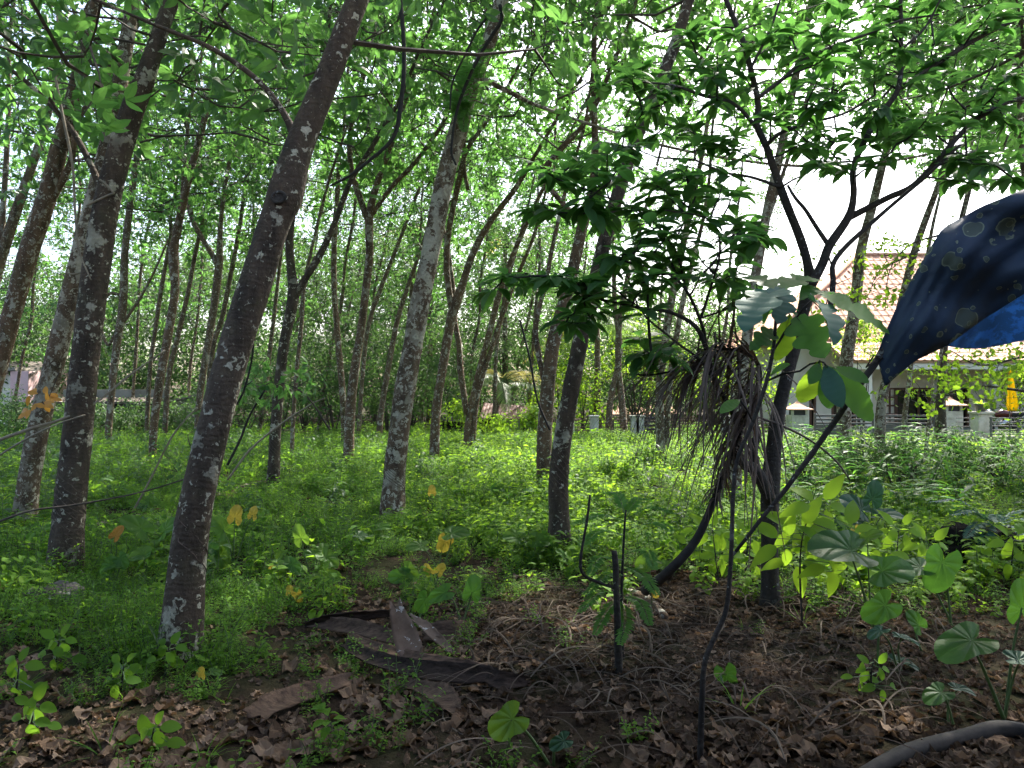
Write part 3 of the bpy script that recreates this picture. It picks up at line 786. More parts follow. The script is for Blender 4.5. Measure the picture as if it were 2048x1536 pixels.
def part_box(name, parent, mat, x0, x1, y0, y1, z0, z1):
    mb = MB(); mb.box(((x0 + x1) / 2, (y0 + y1) / 2, (z0 + z1) / 2), (abs(x1 - x0) / 2, abs(y1 - y0) / 2, abs(z1 - z0) / 2))
    o = mb.obj(name, M[mat], parent)
    bv = o.modifiers.new('bevel', 'BEVEL'); bv.width = min(0.012, abs(x1 - x0) / 6, abs(y1 - y0) / 6, abs(z1 - z0) / 6); bv.segments = 1
    return o
def tile_mesh(w, l):
    """one pan tile: a shallow S in section, thick lower edge"""
    mb = MB(); vv, ff = [], []
    xs = [-.5, -.28, 0, .28, .5]; zs = [.03, .008, 0, .008, .045]
    for y in (0, l):
        for x, z in zip(xs, zs): vv.append((x * w, y, z + (0.022 if y == 0 else 0)))
    for x, z in zip(xs, zs): vv.append((x * w, 0, z))
    for i in range(4):
        ff.append((i, i + 1, 6 + i, 5 + i)); ff.append((10 + i, 11 + i, i + 1, i))
    mb.add(vv, ff)
    return mb
def house_right():
    Yw = 32.0
    xl = at(1560, HOR, Yw).x; xr = at(2500, HOR, Yw).x
    root = thing('house', 'cream house with orange tiled hip roof and brown windows behind the grey gate', 'house', ((xl + xr) / 2, Yw, 0))
    # front wall with openings: butt strips between the openings
    zt = 3.75
    opens = []
    for a, b, t in ((1618, 1632, 745), (1662, 1712, 742), (1790, 1862, 775), (1900, 1938, 772), (2150, 2230, 775)):
        opens.append((at(a, t, Yw).x, at(b, t, Yw).x, at(a, t, Yw).z))
    wall = MB()
    xs = xl
    for (a, b, t) in opens:
        wall.box(((xs + a) / 2, Yw + .15, zt / 2), ((a - xs) / 2, .15, zt / 2))
        wall.box(((a + b) / 2, Yw + .152, (t + zt) / 2), ((b - a) / 2 + .002, .148, (zt - t) / 2))
        xs = b
    wall.box(((xs + xr) / 2, Yw + .15, zt / 2), ((xr - xs) / 2, .15, zt / 2))
    for x in (xl, xr): wall.box((x + (.15 if x == xl else -.15), Yw + 4.3, zt / 2), (.148, 4, zt / 2))
    wall.box(((xl + xr) / 2, Yw + 8.4, zt / 2), ((xr - xl) / 2 - .01, .1, zt / 2 - .01))
    wall.obj('wall', M['wall_white'], root)['kind'] = 'stuff'
    part_box('floor_slab', root, 'wall_grey', xl - .4, xr + .4, Yw - 2.2, Yw - .01, -.1, .18)
    for i, (a, b, t) in enumerate(opens):
        w = part_box('window', root, 'dark_glass', a + .01, b - .01, Yw + .12, Yw + .14, .2, t - .01)
        for x in (a + .05, b - .05): part_box('window_frame', w, 'brown_wood', x - .05, x + .05, Yw - .02, Yw + .118, .2, t - .012)
        part_box('window_frame', w, 'brown_wood', a + .105, b - .105, Yw - .018, Yw + .117, t - .11, t - .014)
        if b - a > .8:
            for k in range(1, 3):
                x = a + (b - a) * k / 3
                part_box('window_mullion', w, 'brown_wood', x - .035, x + .035, Yw + .02, Yw + .116, .2, t - .112)
            if i in (2, 4):
                # shutters folded open against the wall
                for sgn, x in ((-1, a), (1, b)):
                    mbx = MB(); c = x + sgn * .25
                    for zz in np.linspace(.35, t - .05, 5): mbx.box((c, Yw - .06, zz), (.24, .02, .035))
                    for dx in (-.22, 0, .22): mbx.box((c + dx, Yw - .061, (t + .3) / 2), (.03, .018, (t - .35) / 2))
                    mbx.obj('shutter', M['brown_wood'], w)['kind'] = 'stuff'
    # main roof: front slope and left hip, laid with single tiles where they show
    ez, rz, ey, ry = 3.75, 8.25, Yw - .7, Yw + 5.2
    ex0, ex1 = xl - .5, xr + .5
    rx0, rx1 = at(1712, 510, ry).x, xr - 3.0
    mb = MB()
    Y2 = ry + (ry - ey)
    A, Bp, C, D = (ex0, ey, ez), (ex1, ey, ez), (rx1, ry, rz), (rx0, ry, rz)
    E_, F_ = (ex0, Y2, ez), (ex1, Y2, ez)
    mb.add([A, Bp, C, D, E_, F_], [(0, 1, 2, 3), (0, 3, 4), (5, 4, 3, 2), (1, 5, 2)])
    roof = mb.obj('roof', M['tile'], root)
    so = roof.modifiers.new('thick', 'SOLIDIFY'); so.thickness = 0.08; so.offset = -1
    sl = Vector((0, ry - ey, rz - ez)); slen = sl.length; sl.normalize()
    nrm = Vector((0, -sl.z, sl.y))
    tw, tl = 0.32, 0.46
    tm = tile_mesh(tw, tl * 1.12).mesh('roof_tile', [M['tile']])
    rest = MB(); count = 0
    tv = [v.co.copy() for v in tm.vertices]; tf = [tuple(p.vertices) for p in tm.polygons]
    rows = int(slen / tl)
    cand = []
    for r in range(rows):
        f = (r * tl) / slen; fe = min(1.0, (r + 1) * tl / slen)
        x0 = ex0 + (rx0 - ex0) * fe; x1 = ex1 + (rx1 - ex1) * fe
        for c in range(int((ex1 - ex0) / tw)):
            x = ex0 + (c + .5) * tw
            if x - tw / 2 < x0 or x + tw / 2 > x1: continue
            p = Vector((x, ey, ez)) + sl * (r * tl) + nrm * (0.016 + 0.004 * ((c * 7 + r * 3) % 3))
            cand.append(p)
    for p in cand:
        px, py = pix(p)
        T = Matrix((( 1, 0, 0, p.x), (0, sl.y, nrm.y, p.y), (0, sl.z, nrm.z, p.z), (0, 0, 0, 1)))
        if px < 1850 and py > 500 and count < 300:
            T = T @ Matrix.Rotation(U(-.02, .02), 4, 'Z') @ Matrix.Rotation(U(-.01, .012), 4, 'X')
            place(tm, 'roof_tile', roof, T); count += 1
        else:
            rest.add([T @ v for v in tv], tf)
    rest.obj('roof_tiles', M['tile'], roof)['kind'] = 'stuff'
    rid = MB()
    tube(rid, [Vector(D) + Vector((0, 0, .05)), Vector(C) + Vector((0, 0, .05))], [.11, .11], 8)
    rid.obj('ridge_cap', M['tile'], roof, True)
    rid = MB(); tube(rid, [Vector(A) + Vector((0, 0, .06)), Vector(D) + Vector((0, 0, .06))], [.11, .11], 8); rid.obj('hip_cap', M['tile'], roof, True)
    # verandah roof, lower and paler, on the right half
    vx0, vx1 = at(1690, 700, Yw - 2.6).x, xr + .8
    a0, b0 = Vector((vx0, Yw - 2.7, at(1900, 722, Yw - 2.7).z)), Vector((vx0, Yw - .72, at(1900, 684, Yw - .72).z))
    mb = MB(); dx = Vector((vx1 - vx0, 0, 0))
    mb.add([a0, a0 + dx, b0 + dx, b0], [(0, 1, 2, 3)])
    vr = mb.obj('verandah_roof', M['tile_pale'], root); so = vr.modifiers.new('thick', 'SOLIDIFY'); so.thickness = .07; so.offset = -1
    s2 = (b0 - a0); l2 = s2.length; s2.normalize(); n2 = Vector((0, -s2.z, s2.y))
    vt = MB()
    for r in range(int(l2 / .42)):
        for c in range(int(dx.x / .3)):
            p = a0 + Vector(((c + .5) * .3, 0, 0)) + s2 * (r * .42) + n2 * .02
            T = Matrix(((1, 0, 0, p.x), (0, s2.y, n2.y, p.y), (0, s2.z, n2.z, p.z), (0, 0, 0, 1)))
            vt.add([T @ v for v in tv], tf)
    vt.obj('verandah_tiles', M['tile_pale'], vr)['kind'] = 'stuff'
    part_box('fascia', root, 'wall_white', vx0, vx1, Yw - 2.62, Yw - 2.5, a0.z - .32, a0.z - .09)
    for px in (1735, 1990, 2140):
        x = at(px, HOR, Yw - 2.5).x
        part_box('verandah_post', root, 'wall_white', x - .13, x + .13, Yw - 2.63, Yw - 2.37, 0, a0.z - .325)
    return root
house_right()

def gatepost(label, px, Y, w, ztop, cap=True, mat='post_white', group=None):
    b = at(px, HOR, Y)
    root = thing('gatepost', label, 'gatepost', (b.x, Y, 0), group)
    part_box('shaft', root, mat, b.x - w / 2, b.x + w / 2, Y - w / 2, Y + w / 2, -.1, ztop)
    if cap:
        part_box('neck', root, 'gate_dark', b.x - w * .36, b.x + w * .36, Y - w * .36, Y + w * .36, ztop, ztop + .16)
        for s in (-1, 1): part_box('neck_pillar', root, mat, b.x + s * w * .42 - .04, b.x + s * w * .42 + .04, Y - w * .45, Y - w * .45 + .08, ztop, ztop + .158)
        mb = MB(); z = ztop + .162; prof = [(.74, 0), (.72, .05), (.46, .14), (.30, .24), (.14, .34), (.05, .44), (.0, .50)]
        vv, ff = [], []
        for r, h in prof:
            for sx, sy in ((-1, -1), (1, -1), (1, 1), (-1, 1)): vv.append((b.x + sx * r * w, Y + sy * r * w, z + h * w * 1.1))
        for i in range(len(prof) - 1):
            for k in range(4): ff.append((i * 4 + k, i * 4 + (k + 1) % 4, i * 4 + 4 + (k + 1) % 4, i * 4 + 4 + k))
        ff.append((3, 2, 1, 0)); mb.add(vv, ff); mb.obj('roof_cap', M['tile_pale'], root)
    else:
        part_box('cap_stone', root, mat, b.x - w * .62, b.x + w * .62, Y - w * .62, Y + w * .62, ztop + .001, ztop + .07)
    return root
def bars(root, x0, x1, Y, zs, mat, t=.018, name='rail'):
    for z in zs: part_box(name, root, mat, x0, x1, Y - t, Y + t, z - t, z + t)
# the grey sliding gate of the house
YG = 24.0
def grey_gate():
    x0, x1 = at(1625, HOR, YG).x, at(1872, HOR, YG).x
    root = thing('gate', 'wide grey metal gate with horizontal slats between the capped gateposts', 'gate', ((x0 + x1) / 2, YG, 0))
    top = at(1700, 826, YG).z
    n = 7
    hb = (top - .12) / n
    xm = (x0 + x1) / 2
    for a, b in ((x0 + .03, xm - .02), (xm + .02, x1 - .03)):
        part_box('gate_stile', root, 'gate_metal', a, a + .06, YG - .03, YG + .03, .08, top)
        part_box('gate_stile', root, 'gate_metal', b - .06, b, YG - .03, YG + .03, .08, top)
        m = (a + b) / 2
        part_box('gate_stile', root, 'gate_metal', m - .03, m + .03, YG - .028, YG + .028, .08, top)
        for k in range(n):
            z = .12 + hb * k
            part_box('slat', root, 'gate_metal', a + .062, m - .032, YG - .015, YG + .015, z, z + hb * (.55 if k > 3 else .9))
            part_box('slat', root, 'gate_metal', m + .032, b - .062, YG - .015, YG + .015, z, z + hb * .5)
        for k in range(7):
            x = m + .08 + (b - m - .16) * k / 6
            part_box('upright_bar', root, 'post_white', x - .014, x + .014, YG - .05, YG - .02, .1, top * .55)
    return root
grey_gate()
gatepost('left gatepost of the house with tiled pagoda cap', 1594, YG, .52, at(1594, 830, YG).z)
gatepost('right gatepost of the house with tiled pagoda cap behind a mossy trunk', 1900, YG, .52, at(1900, 822, YG).z)
gatepost('squat stained pillar carrying a potted plant right of the gate', 1962, 22.0, .40, at(1962, 828, 22).z, False, 'post_white')
def pot():
    Yp = 22.0; b = at(1962, 821, Yp); z = at(1962, 828, Yp).z + .071
    root = thing('potted_plant', 'small potted plant on the squat stained pillar', 'potted plant', (b.x, Yp, z))
    mb = MB(); prof = [(.11, 0), (.14, .03), (.18, .18), (.20, .19), (.20, .22), (.17, .22), (.15, .17)]
    vv = [(b.x + r * math.cos(k * .628), Yp + r * math.sin(k * .628), z + h) for r, h in prof for k in range(10)]
    ff = [(i * 10 + k, i * 10 + (k + 1) % 10, i * 10 + 10 + (k + 1) % 10, i * 10 + 10 + k) for i in range(len(prof) - 1) for k in range(10)]
    ff.append(tuple(range(60, 70))); mb.add(vv, ff); mb.obj('pot', M['gate_metal'], root, True)
    for k in range(14):
        a = k * 2.4; mb = MB()
        blade(mb, (b.x, Yp, z + .17), (math.cos(a), math.sin(a), U(.6, 1.8)), (0, 0, 1), U(.22, .36), .07, 5, lance, .2, U(.4, 1.2)); mb.obj('leaf', M['leaf_lime'], root)
pot()
def low_wall(label, px0, px1, Y, ztop, rails, mat='wall_grey', railmat='gate_metal', posts=(), upr=()):
    x0, x1 = at(px0, HOR, Y).x, at(px1, HOR, Y).x
    root = thing('railed_wall', label, 'wall', ((x0 + x1) / 2, Y, 0))
    root["kind"] = "thing"
    part_box('wall_base', root, mat, x0, x1, Y - .1, Y + .1, -.1, ztop)
    bars(root, x0, x1, Y, rails, railmat, .014)
    for px in upr:
        x = at(px, HOR, Y).x; part_box('upright', root, railmat, x - .03, x + .03, Y - .045, Y - .016, ztop, rails[-1] + .03)
    for px in posts:
        x = at(px, HOR, Y).x; part_box('post', root, 'post_white', x - .14, x + .14, Y - .14, Y + .14, -.08, rails[-1] + .1)
        part_box('post_cap', root, 'post_white', x - .17, x + .17, Y - .17, Y + .17, rails[-1] + .102, rails[-1] + .16)
    return root
zz = lambda py, Y: at(1024, py, Y).z
low_wall('stained low wall with black pipe railing at the right edge', 1978, 2350, 21.0, zz(872, 21), [zz(p, 21) for p in (868, 860, 852, 844, 836)], 'wall_grey', 'gate_metal', (), (1980, 2034, 2090))
low_wall('short railed wall between right gatepost and squat pillar', 1912, 1952, 23.0, zz(868, 23), [zz(p, 23) for p in (862, 853, 844, 836)], 'wall_grey', 'gate_metal', (), ())
low_wall('white-posted wall with rusty railing behind the crossed stems', 1135, 1282, 26.0, zz(872, 26), [zz(p, 26) for p in (868, 861, 854, 847, 840)], 'post_white', 'rail_brown', (1140, 1188, 1269, 1279), (1196, 1226, 1262))
low_wall('railed wall right of the dark gate, running towards the house', 1320, 1585, 26.0, zz(866, 26), [zz(p, 26) for p in (861, 854, 847, 841)], 'wall_grey', 'rail_brown', (1322, 1450, 1580), ())
def dark_gate():
    Y = 25.9; x0, x1 = at(1284, HOR, Y).x, at(1314, HOR, Y).x
    root = thing('gate', 'small black slatted gate beside the white posts', 'gate', ((x0 + x1) / 2, Y, 0))
    z0, z1 = zz(880, Y), zz(832, Y)
    for x in (x0 + .03, x1 - .03): part_box('gate_stile', root, 'gate_dark', x - .03, x + .03, Y - .03, Y + .03, z0, z1)
    for k in range(4):
        z = z1 - .06 - k * .13; part_box('slat', root, 'gate_dark', x0 + .062, x1 - .062, Y - .02, Y + .02, z - .035, z + .035)
    for k in range(5):
        x = x0 + .09 + (x1 - x0 - .18) * k / 4; part_box('upright_bar', root, 'gate_dark', x - .018, x + .018, Y - .018, Y + .018, z0 + .02, z1 - .50)
dark_gate()
def flag():
    Y = 20.0
    a = at(2021, 735, Y)
    root = thing('yellow_cloth', 'bright yellow cloth hanging on a thin pole in the yard', 'cloth', (a.x, Y, 0))
    mb = MB(); tube(mb, [Vector((a.x - .02, Y + .02, -.05)), Vector((a.x - .02, Y + .02, a.z + .06))], [.014, .012], 6); mb.obj('pole', M['gate_metal'], root)
    mb = MB(); vv, ff = [], []
    n, m = 14, 9
    for i in range(n + 1):
        t = i / n; py = 738 + 84 * t; wpx = 8 + 20 * t - (10 * max(0, t - .85) / .15)
        for j in range(m + 1):
            s = j / m - .5
            q = at(2021 + 3 * t + s * wpx, py + 6 * abs(s) * (1 - t), Y)
            vv.append((q.x, Y + .03 * math.sin(s * 17 + t * 2) * (.4 + t), q.z))
    for i in range(n):
        for j in range(m): b = i * (m + 1) + j; ff.append((b, b + 1, b + m + 2, b + m + 1))
    mb.add(vv, ff); o = mb.obj('cloth', M['yellow_cloth'], root, True)
    so = o.modifiers.new('thick', 'SOLIDIFY'); so.thickness = .004
M['yellow_cloth'] = leaf_mat('yellow_cloth', [(0.75, 0.52, 0.01), (0.78, 0.55, 0.012)], (0.8, 0.6, 0.02), .35, .8, .1)
flag()
M['rubber_tyre'] = plain_mat('tyre_rubber', (0.02, 0.02, 0.02), (0.012, 0.012, 0.012), 20.0, 0.8)
M['chrome'] = plain_mat('bright_metal', (0.55, 0.56, 0.58), (0.4, 0.41, 0.43), 8.0, 0.25, 0.5, 0, metal=1.0)
M['moto_paint'] = plain_mat('motorcycle_paint', (0.10, 0.02, 0.02), (0.06, 0.012, 0.012), 4.0, 0.25, 0.5, 0)
def motorcycle():
    Y = 27.0; c = at(2006, HOR, Y); x = c.x
    root = thing('motorcycle', 'motorcycle parked in the yard behind the pipe railing', 'motorcycle', (x, Y, 0))
    for dx in (-.62, .62):
        mb = MB(); R_, r_ = .27, .055; vv, ff = [], []
        for i in range(20):
            for k in range(6):
                a, b = i * 2 * math.pi / 20, k * 2 * math.pi / 6
                vv.append((x + dx + math.cos(a) * (R_ + r_ * math.cos(b)), Y + r_ * math.sin(b), .325 + math.sin(a) * (R_ + r_ * math.cos(b))))
        for i in range(20):
            for k in range(6): ff.append((i * 6 + k, ((i + 1) % 20) * 6 + k, ((i + 1) % 20) * 6 + (k + 1) % 6, i * 6 + (k + 1) % 6))
        mb.add(vv, ff); w = mb.obj('wheel', M['rubber_tyre'], root, True)
        mb = MB()
        for k in range(8):
            a = k * math.pi / 4; tube(mb, [Vector((x + dx, Y, .325)), Vector((x + dx + math.cos(a) * .25, Y, .325 + math.sin(a) * .25))], [.012, .008], 4)
        mb.obj('spokes', M['chrome'], w)['kind'] = 'stuff'
    mb = MB(); tube(mb, [Vector((x - .28, Y, .80)), Vector((x - .05, Y, .86)), Vector((x + .18, Y, .82)), Vector((x + .3, Y, .74))], [.08, .15, .14, .05], 10); mb.obj('tank', M['moto_paint'], root, True)
    mb = MB(); tube(mb, [Vector((x + .2, Y, .80)), Vector((x + .5, Y, .80)), Vector((x + .85, Y, .88))], [.09, .11, .06], 8); mb.obj('seat', M['rubber_tyre'], root, True)
    mb = MB(); tube(mb, [Vector((x - .15, Y, .40)), Vector((x + .05, Y, .55)), Vector((x + .2, Y, .42))], [.12, .16, .12], 8); mb.obj('engine', M['chrome'], root, True)
    mb = MB()
    tube(mb, [Vector((x - .62, Y, .325)), Vector((x - .42, Y, .95))], [.025, .03], 6); mb.obj('fork', M['chrome'], root, True)
    mb = MB(); tube(mb, [Vector((x - .36, Y - .36, 1.06)), Vector((x - .44, Y - .1, 1.0)), Vector((x - .44, Y + .1, 1.0)), Vector((x - .36, Y + .36, 1.06))], [.016] * 4, 6); mb.obj('handlebar', M['rubber_tyre'], root, True)
    mb = MB(); tube(mb, [Vector((x - .45, Y, .92)), Vector((x - .56, Y, .90))], [.08, .095], 10); mb.obj('headlight', M['chrome'], root, True)
    mb = MB(); tube(mb, [Vector((x + .62, Y, .325)), Vector((x + .1, Y, .45)), Vector((x + .3, Y, .80))], [.03, .03, .03], 6); mb.obj('frame', M['rubber_tyre'], root, True)
motorcycle()
def pen():
    Y = 30.0
    root = thing('animal_pen', 'low pen with rust-red sheet roof among the shrubs at centre', 'shed', (at(1010, HOR, Y).x, Y, 0))
    mb = MB()
    def corrug(p0, p1, p2, p3, n):
        vv, ff = [], []
        for i in range(n + 1):
            t = i / n; o = Vector((0, 0, .018 * (i % 2)))
            vv += [p0.lerp(p1, t) + o, p3.lerp(p2, t) + o]
        for i in range(n): ff.append((2 * i, 2 * i + 2, 2 * i + 3, 2 * i + 1))
        mb.add(vv, ff)
    a, b = at(958, 836, Y - .9), at(1040, 838, Y - .9)
    c, d = at(1052, 812, Y + .5), at(968, 806, Y + .5)
    corrug(a, b, c, d, 26)
    o = mb.obj('roof', M['rust_roof'], root); so = o.modifiers.new('t', 'SOLIDIFY'); so.thickness = .012
    mb = MB(); e = at(1068, 826, Y - .2)
    corrug(b + Vector((.0, -.003, .01)), e, e.lerp(c, .9), c + Vector((0, 0, .01)), 8)
    o = mb.obj('gable_sheet', M['rust_roof'], root); so = o.modifiers.new('t', 'SOLIDIFY'); so.thickness = .012
    x0, x1 = at(962, HOR, Y - .6).x, at(1050, HOR, Y - .6).x
    zt = at(1000, 840, Y - .6).z
    part_box('wall', root, 'wall_grey', x0 + .5, x1, Y - .62, Y - .5, -.1, zt)
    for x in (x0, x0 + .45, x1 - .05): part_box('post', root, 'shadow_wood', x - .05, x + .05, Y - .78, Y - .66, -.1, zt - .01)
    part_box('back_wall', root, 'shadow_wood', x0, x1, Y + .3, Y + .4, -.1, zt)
    # the darker lean-to on its left
    Y2 = 31.0
    r2 = thing('dark_hut', 'dark sagging hut left of the rust-red pen', 'hut', (at(920, HOR, Y2).x, Y2, 0))
    mb = MB(); vv, ff = [], []
    n = 10
    for i in range(n + 1):
        t = i / n; px = 878 + 74 * t; top = 829 + 10 * (2 * t - 1) ** 2 + U(-1, 1)
        vv += [at(px, top, Y2 + .6), at(px, 842 + U(-1, 1), Y2 - .5)]
    for i in range(n): ff.append((2 * i, 2 * i + 1, 2 * i + 3, 2 * i + 2))
    mb.add(vv, ff); o = mb.obj('roof', M['shadow_wood'], r2); so = o.modifiers.new('t', 'SOLIDIFY'); so.thickness = .05
    x0, x1 = at(884, HOR, Y2).x, at(946, HOR, Y2).x
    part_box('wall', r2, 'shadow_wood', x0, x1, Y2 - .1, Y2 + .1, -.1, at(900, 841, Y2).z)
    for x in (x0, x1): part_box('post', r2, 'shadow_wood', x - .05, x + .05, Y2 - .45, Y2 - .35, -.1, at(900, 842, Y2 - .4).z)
pen()
def left_buildings():
    Y = 40.0
    x0, x1, xm = at(-160, HOR, Y).x, at(66, HOR, Y).x, at(30, HOR, Y).x
    zt = at(0, 742, Y).z
    root = thing('house', 'small pink and grey walled house at the left edge', 'house', ((x0 + x1) / 2, Y, 0))
    part_box('side_wall', root, 'wall_white', x0, xm, Y, Y + 5, -.1, zt)
    part_box('front_wall', root, 'wall_pink', xm + .002, x1, Y - .4, Y + 4.9, -.1, zt - .02)
    part_box('eave_slab', root, 'wall_grey', x0 - .3, xm + .3, Y - .5, Y + 5.3, zt + .002, zt + .16)
    mb = MB(); za, zb = zt + .17, at(0, 715, Y).z
    mb.add([(x0, Y - .3, za), (x1 + .1, Y - .3, za - .3), (x1 - .5, Y + 3, zb - .1), (x0, Y + 3, zb)], [(0, 1, 2, 3)])
    o = mb.obj('roof', M['old_tile'], root); so = o.modifiers.new('t', 'SOLIDIFY'); so.thickness = .1
    for k in range(9):
        x = x0 + (xm - x0) * (.62 + .38 * k / 8); part_box('parapet_bar', root, 'gate_metal', x - .02, x + .02, Y - .46, Y - .42, zt + .162, zt + .62)
    Y = 32.0
    x0, x1 = at(90, HOR, Y).x, at(300, HOR, Y).x
    r = thing('outbuilding', 'long low outbuilding with scalloped tile eave behind the left trunks', 'outbuilding', ((x0 + x1) / 2, Y, 0))
    za, zb = at(0, 806, Y).z, at(0, 797, Y + 1.2).z
    part_box('upper_wall', r, 'wall_grey', x0, x1, Y + 1.3, Y + 1.5, -.1, at(0, 779, Y + 1.3).z)
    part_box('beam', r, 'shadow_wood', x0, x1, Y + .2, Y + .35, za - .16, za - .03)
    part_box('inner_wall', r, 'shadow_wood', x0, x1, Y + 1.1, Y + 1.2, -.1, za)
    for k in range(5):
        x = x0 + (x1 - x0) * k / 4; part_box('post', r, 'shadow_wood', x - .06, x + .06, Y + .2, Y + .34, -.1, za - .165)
    mb = MB(); mb.add([(x0, Y, za), (x1, Y, za), (x1, Y + 1.25, zb + .02), (x0, Y + 1.25, zb + .02)], [(0, 1, 2, 3)])
    rf = mb.obj('roof', M['old_tile'], r); so = rf.modifiers.new('t', 'SOLIDIFY'); so.thickness = .04
    tm = tile_mesh(.2, .42).mesh('roof_tile', [M['old_tile']])
    s = Vector((0, 1.25, zb + .02 - za)); l = s.length; s.normalize(); nn = Vector((0, -s.z, s.y))
    for rr in range(3):
        for c in range(int((x1 - x0) / .2)):
            p = Vector((x0 + (c + .5) * .2, Y - .06, za)) + s * (rr * .4) + nn * .02
            place(tm, 'roof_tile', rf, Matrix(((1, 0, 0, p.x), (0, s.y, nn.y, p.y), (0, s.z, nn.z, p.z), (0, 0, 0, 1))) @ Matrix.Rotation(U(-.05, .05), 4, 'Z'))
    Y = 34.0
    x0, x1 = at(330, HOR, Y).x, at(412, HOR, Y).x
    g = thing('outbuilding', 'small gabled shed right of the long low outbuilding', 'shed', ((x0 + x1) / 2, Y, 0))
    mb = MB(); h = at(0, 808, Y).z; hp = at(0, 790, Y).z
    mb.add([(x0, Y, -.1), (x1, Y, -.1), (x1, Y, hp), (x0, Y, h), (x0, Y + 3, -.1), (x1, Y + 3, -.1), (x1, Y + 3, hp), (x0, Y + 3, h)], [(0, 1, 2, 3), (7, 6, 5, 4), (0, 3, 7, 4), (1, 5, 6, 2)])
    mb.obj('wall', M['wall_grey'], g)
    mb = MB(); mb.add([(x0 - .2, Y - .2, h - .02), (x1 + .1, Y - .2, hp + .06), (x1 + .1, Y + 3.2, hp + .06), (x0 - .2, Y + 3.2, h - .02)], [(0, 1, 2, 3)])
    o = mb.obj('roof', M['old_tile'], g); so = o.modifiers.new('t', 'SOLIDIFY'); so.thickness = .07; so.offset = 1
left_buildings()
def far_roof():
    Y = 60.0; root = thing('house', 'distant house with dull orange roof above the white-posted wall', 'house', (at(1275, HOR, Y).x, Y, 0))
    x0, x1 = at(1205, HOR, Y).x, at(1360, HOR, Y).x
    ze, zr = at(0, 828, Y).z, at(0, 806, Y + 2).z
    part_box('wall', root, 'wall_white', x0 + .3, x1 - .3, Y, Y + 4, -.1, ze + .02)
    mb = MB(); mb.add([(x0, Y - .3, ze), (x1, Y - .3, ze), (x1 - .5, Y + 2, zr), (x0 + .5, Y + 2, zr), (x0, Y + 4.4, ze), (x1, Y + 4.4, ze)], [(0, 1, 2, 3), (3, 2, 5, 4), (0, 3, 4), (1, 5, 2)])
    o = mb.obj('roof', M['tile_pale'], root); so = o.modifiers.new('t', 'SOLIDIFY'); so.thickness = .08
far_roof()

# ------------------------------------------------------------------ ground cover: what nobody could count
def herb_clump(seed, stems=7, h0=0.12, L0=0.030, pairs=5, spread=0.07):
    random.seed(seed); mb = MB()
    for _ in range(stems):
        a = U(0, 6.28); r = U(0, spread); b = Vector((math.cos(a) * r, math.sin(a) * r, -.01))
        h = h0 * U(.6, 1.35)
        top = b + Vector((U(-.5, .5) * h, U(-.5, .5) * h, h))
        tube(mb, [b, b.lerp(top, .5) + Vector((U(-.01, .01), U(-.01, .01), .01)), top], [.0016, .0014, .001], 3, 1, cap=False)
        for k in range(pairs):
            t = .2 + .8 * k / (pairs - 1); p = b.lerp(top, t); aa = k * 1.57 + U(-.4, .4)
            for s in (0, math.pi):
                L = L0 * U(.7, 1.3) * (1.15 - .4 * t)
                blade(mb, p, (math.cos(aa + s), math.sin(aa + s), U(.1, .7)), (0, 0, 1), L, L * U(.42, .6), 2, ellip, .25, U(.3, 1.1), 0)
    return mb
def broad_clump(seed, stems=4, h0=0.30, L0=0.085, nl=6, wid=.62, spread=.10, prof=ellip):
    random.seed(seed); mb = MB()
    for _ in range(stems):
        a = U(0, 6.28); r = U(0, spread); b = Vector((math.cos(a) * r, math.sin(a) * r, -.02)); h = h0 * U(.55, 1.25)
        top = b + Vector((U(-.35, .35) * h, U(-.35, .35) * h, h))
        tube(mb, [b, b.lerp(top, .5) + Vector((U(-.02, .02), U(-.02, .02), 0)), top], [.004, .003, .002], 3, 1, cap=False)
        for k in range(nl):
            t = .3 + .7 * k / (nl - 1); p = b.lerp(top, t); aa = k * 2.4 + U(-.4, .4); d = Vector((math.cos(aa), math.sin(aa), U(.0, .5)))
            L = L0 * U(.65, 1.3)
            blade(mb, p + d * .02, d, (U(-.2, .2), U(-.2, .2), 1), L, L * wid * U(.85, 1.1), 4, prof, U(.1, .35), U(.3, 1.2), 0)
    return mb
def grass_tuft(seed, n=9, h0=.2):
    random.seed(seed); mb = MB()
    for _ in range(n):
        a = U(0, 6.28); d = Vector((math.cos(a), math.sin(a), U(1.0, 3.0)))
        blade(mb, (math.cos(a) * .015, math.sin(a) * .015, -.01), d, (0, 0, 1), h0 * U(.6, 1.3), .007, 4, lance, .2, U(.5, 1.7), 0)
    return mb
def dead_leaf(seed, L=.12):
    random.seed(seed); mb = MB()
    L = L * U(.7, 1.25); W = L * U(.36, .75); n, m = 7, 4; cr = U(.002, .010)
    vv, ff = [], []
    k1, k2, tw = U(-.7, .8), U(-.5, 1.0), U(-.6, .6)
    for i in range(n + 1):
        t = i / n; w = W * .5 * (ellip(min(max(t, .03), .985)) + .03) * (1 + U(-.10, .06))
        for j in range(m + 1):
            s = (j / m - .5) * 2; x = s * w; y = (t - .5) * L
            z = k1 * (t - .5) ** 2 * L + k2 * (x * x) / max(W, .01) + tw * x * (t - .5) + U(-1, 1) * cr + .012 * math.sin(t * 9 + s * 2 + seed)
            vv.append((x, y, z))
    for i in range(n):
        for j in range(m): b = i * (m + 1) + j; ff.append((b, b + 1, b + m + 2, b + m + 1))
    zmin = min(v[2] for v in vv)
    mb.add([(x, y, z - zmin + .002) for x, y, z in vv], ff)
    tube(mb, [Vector((0, -L * .5, .004 - zmin)), Vector((U(-.01, .01), -L * .72, .006))], [.0018, .0014], 3, 0, cap=False)
    return mb
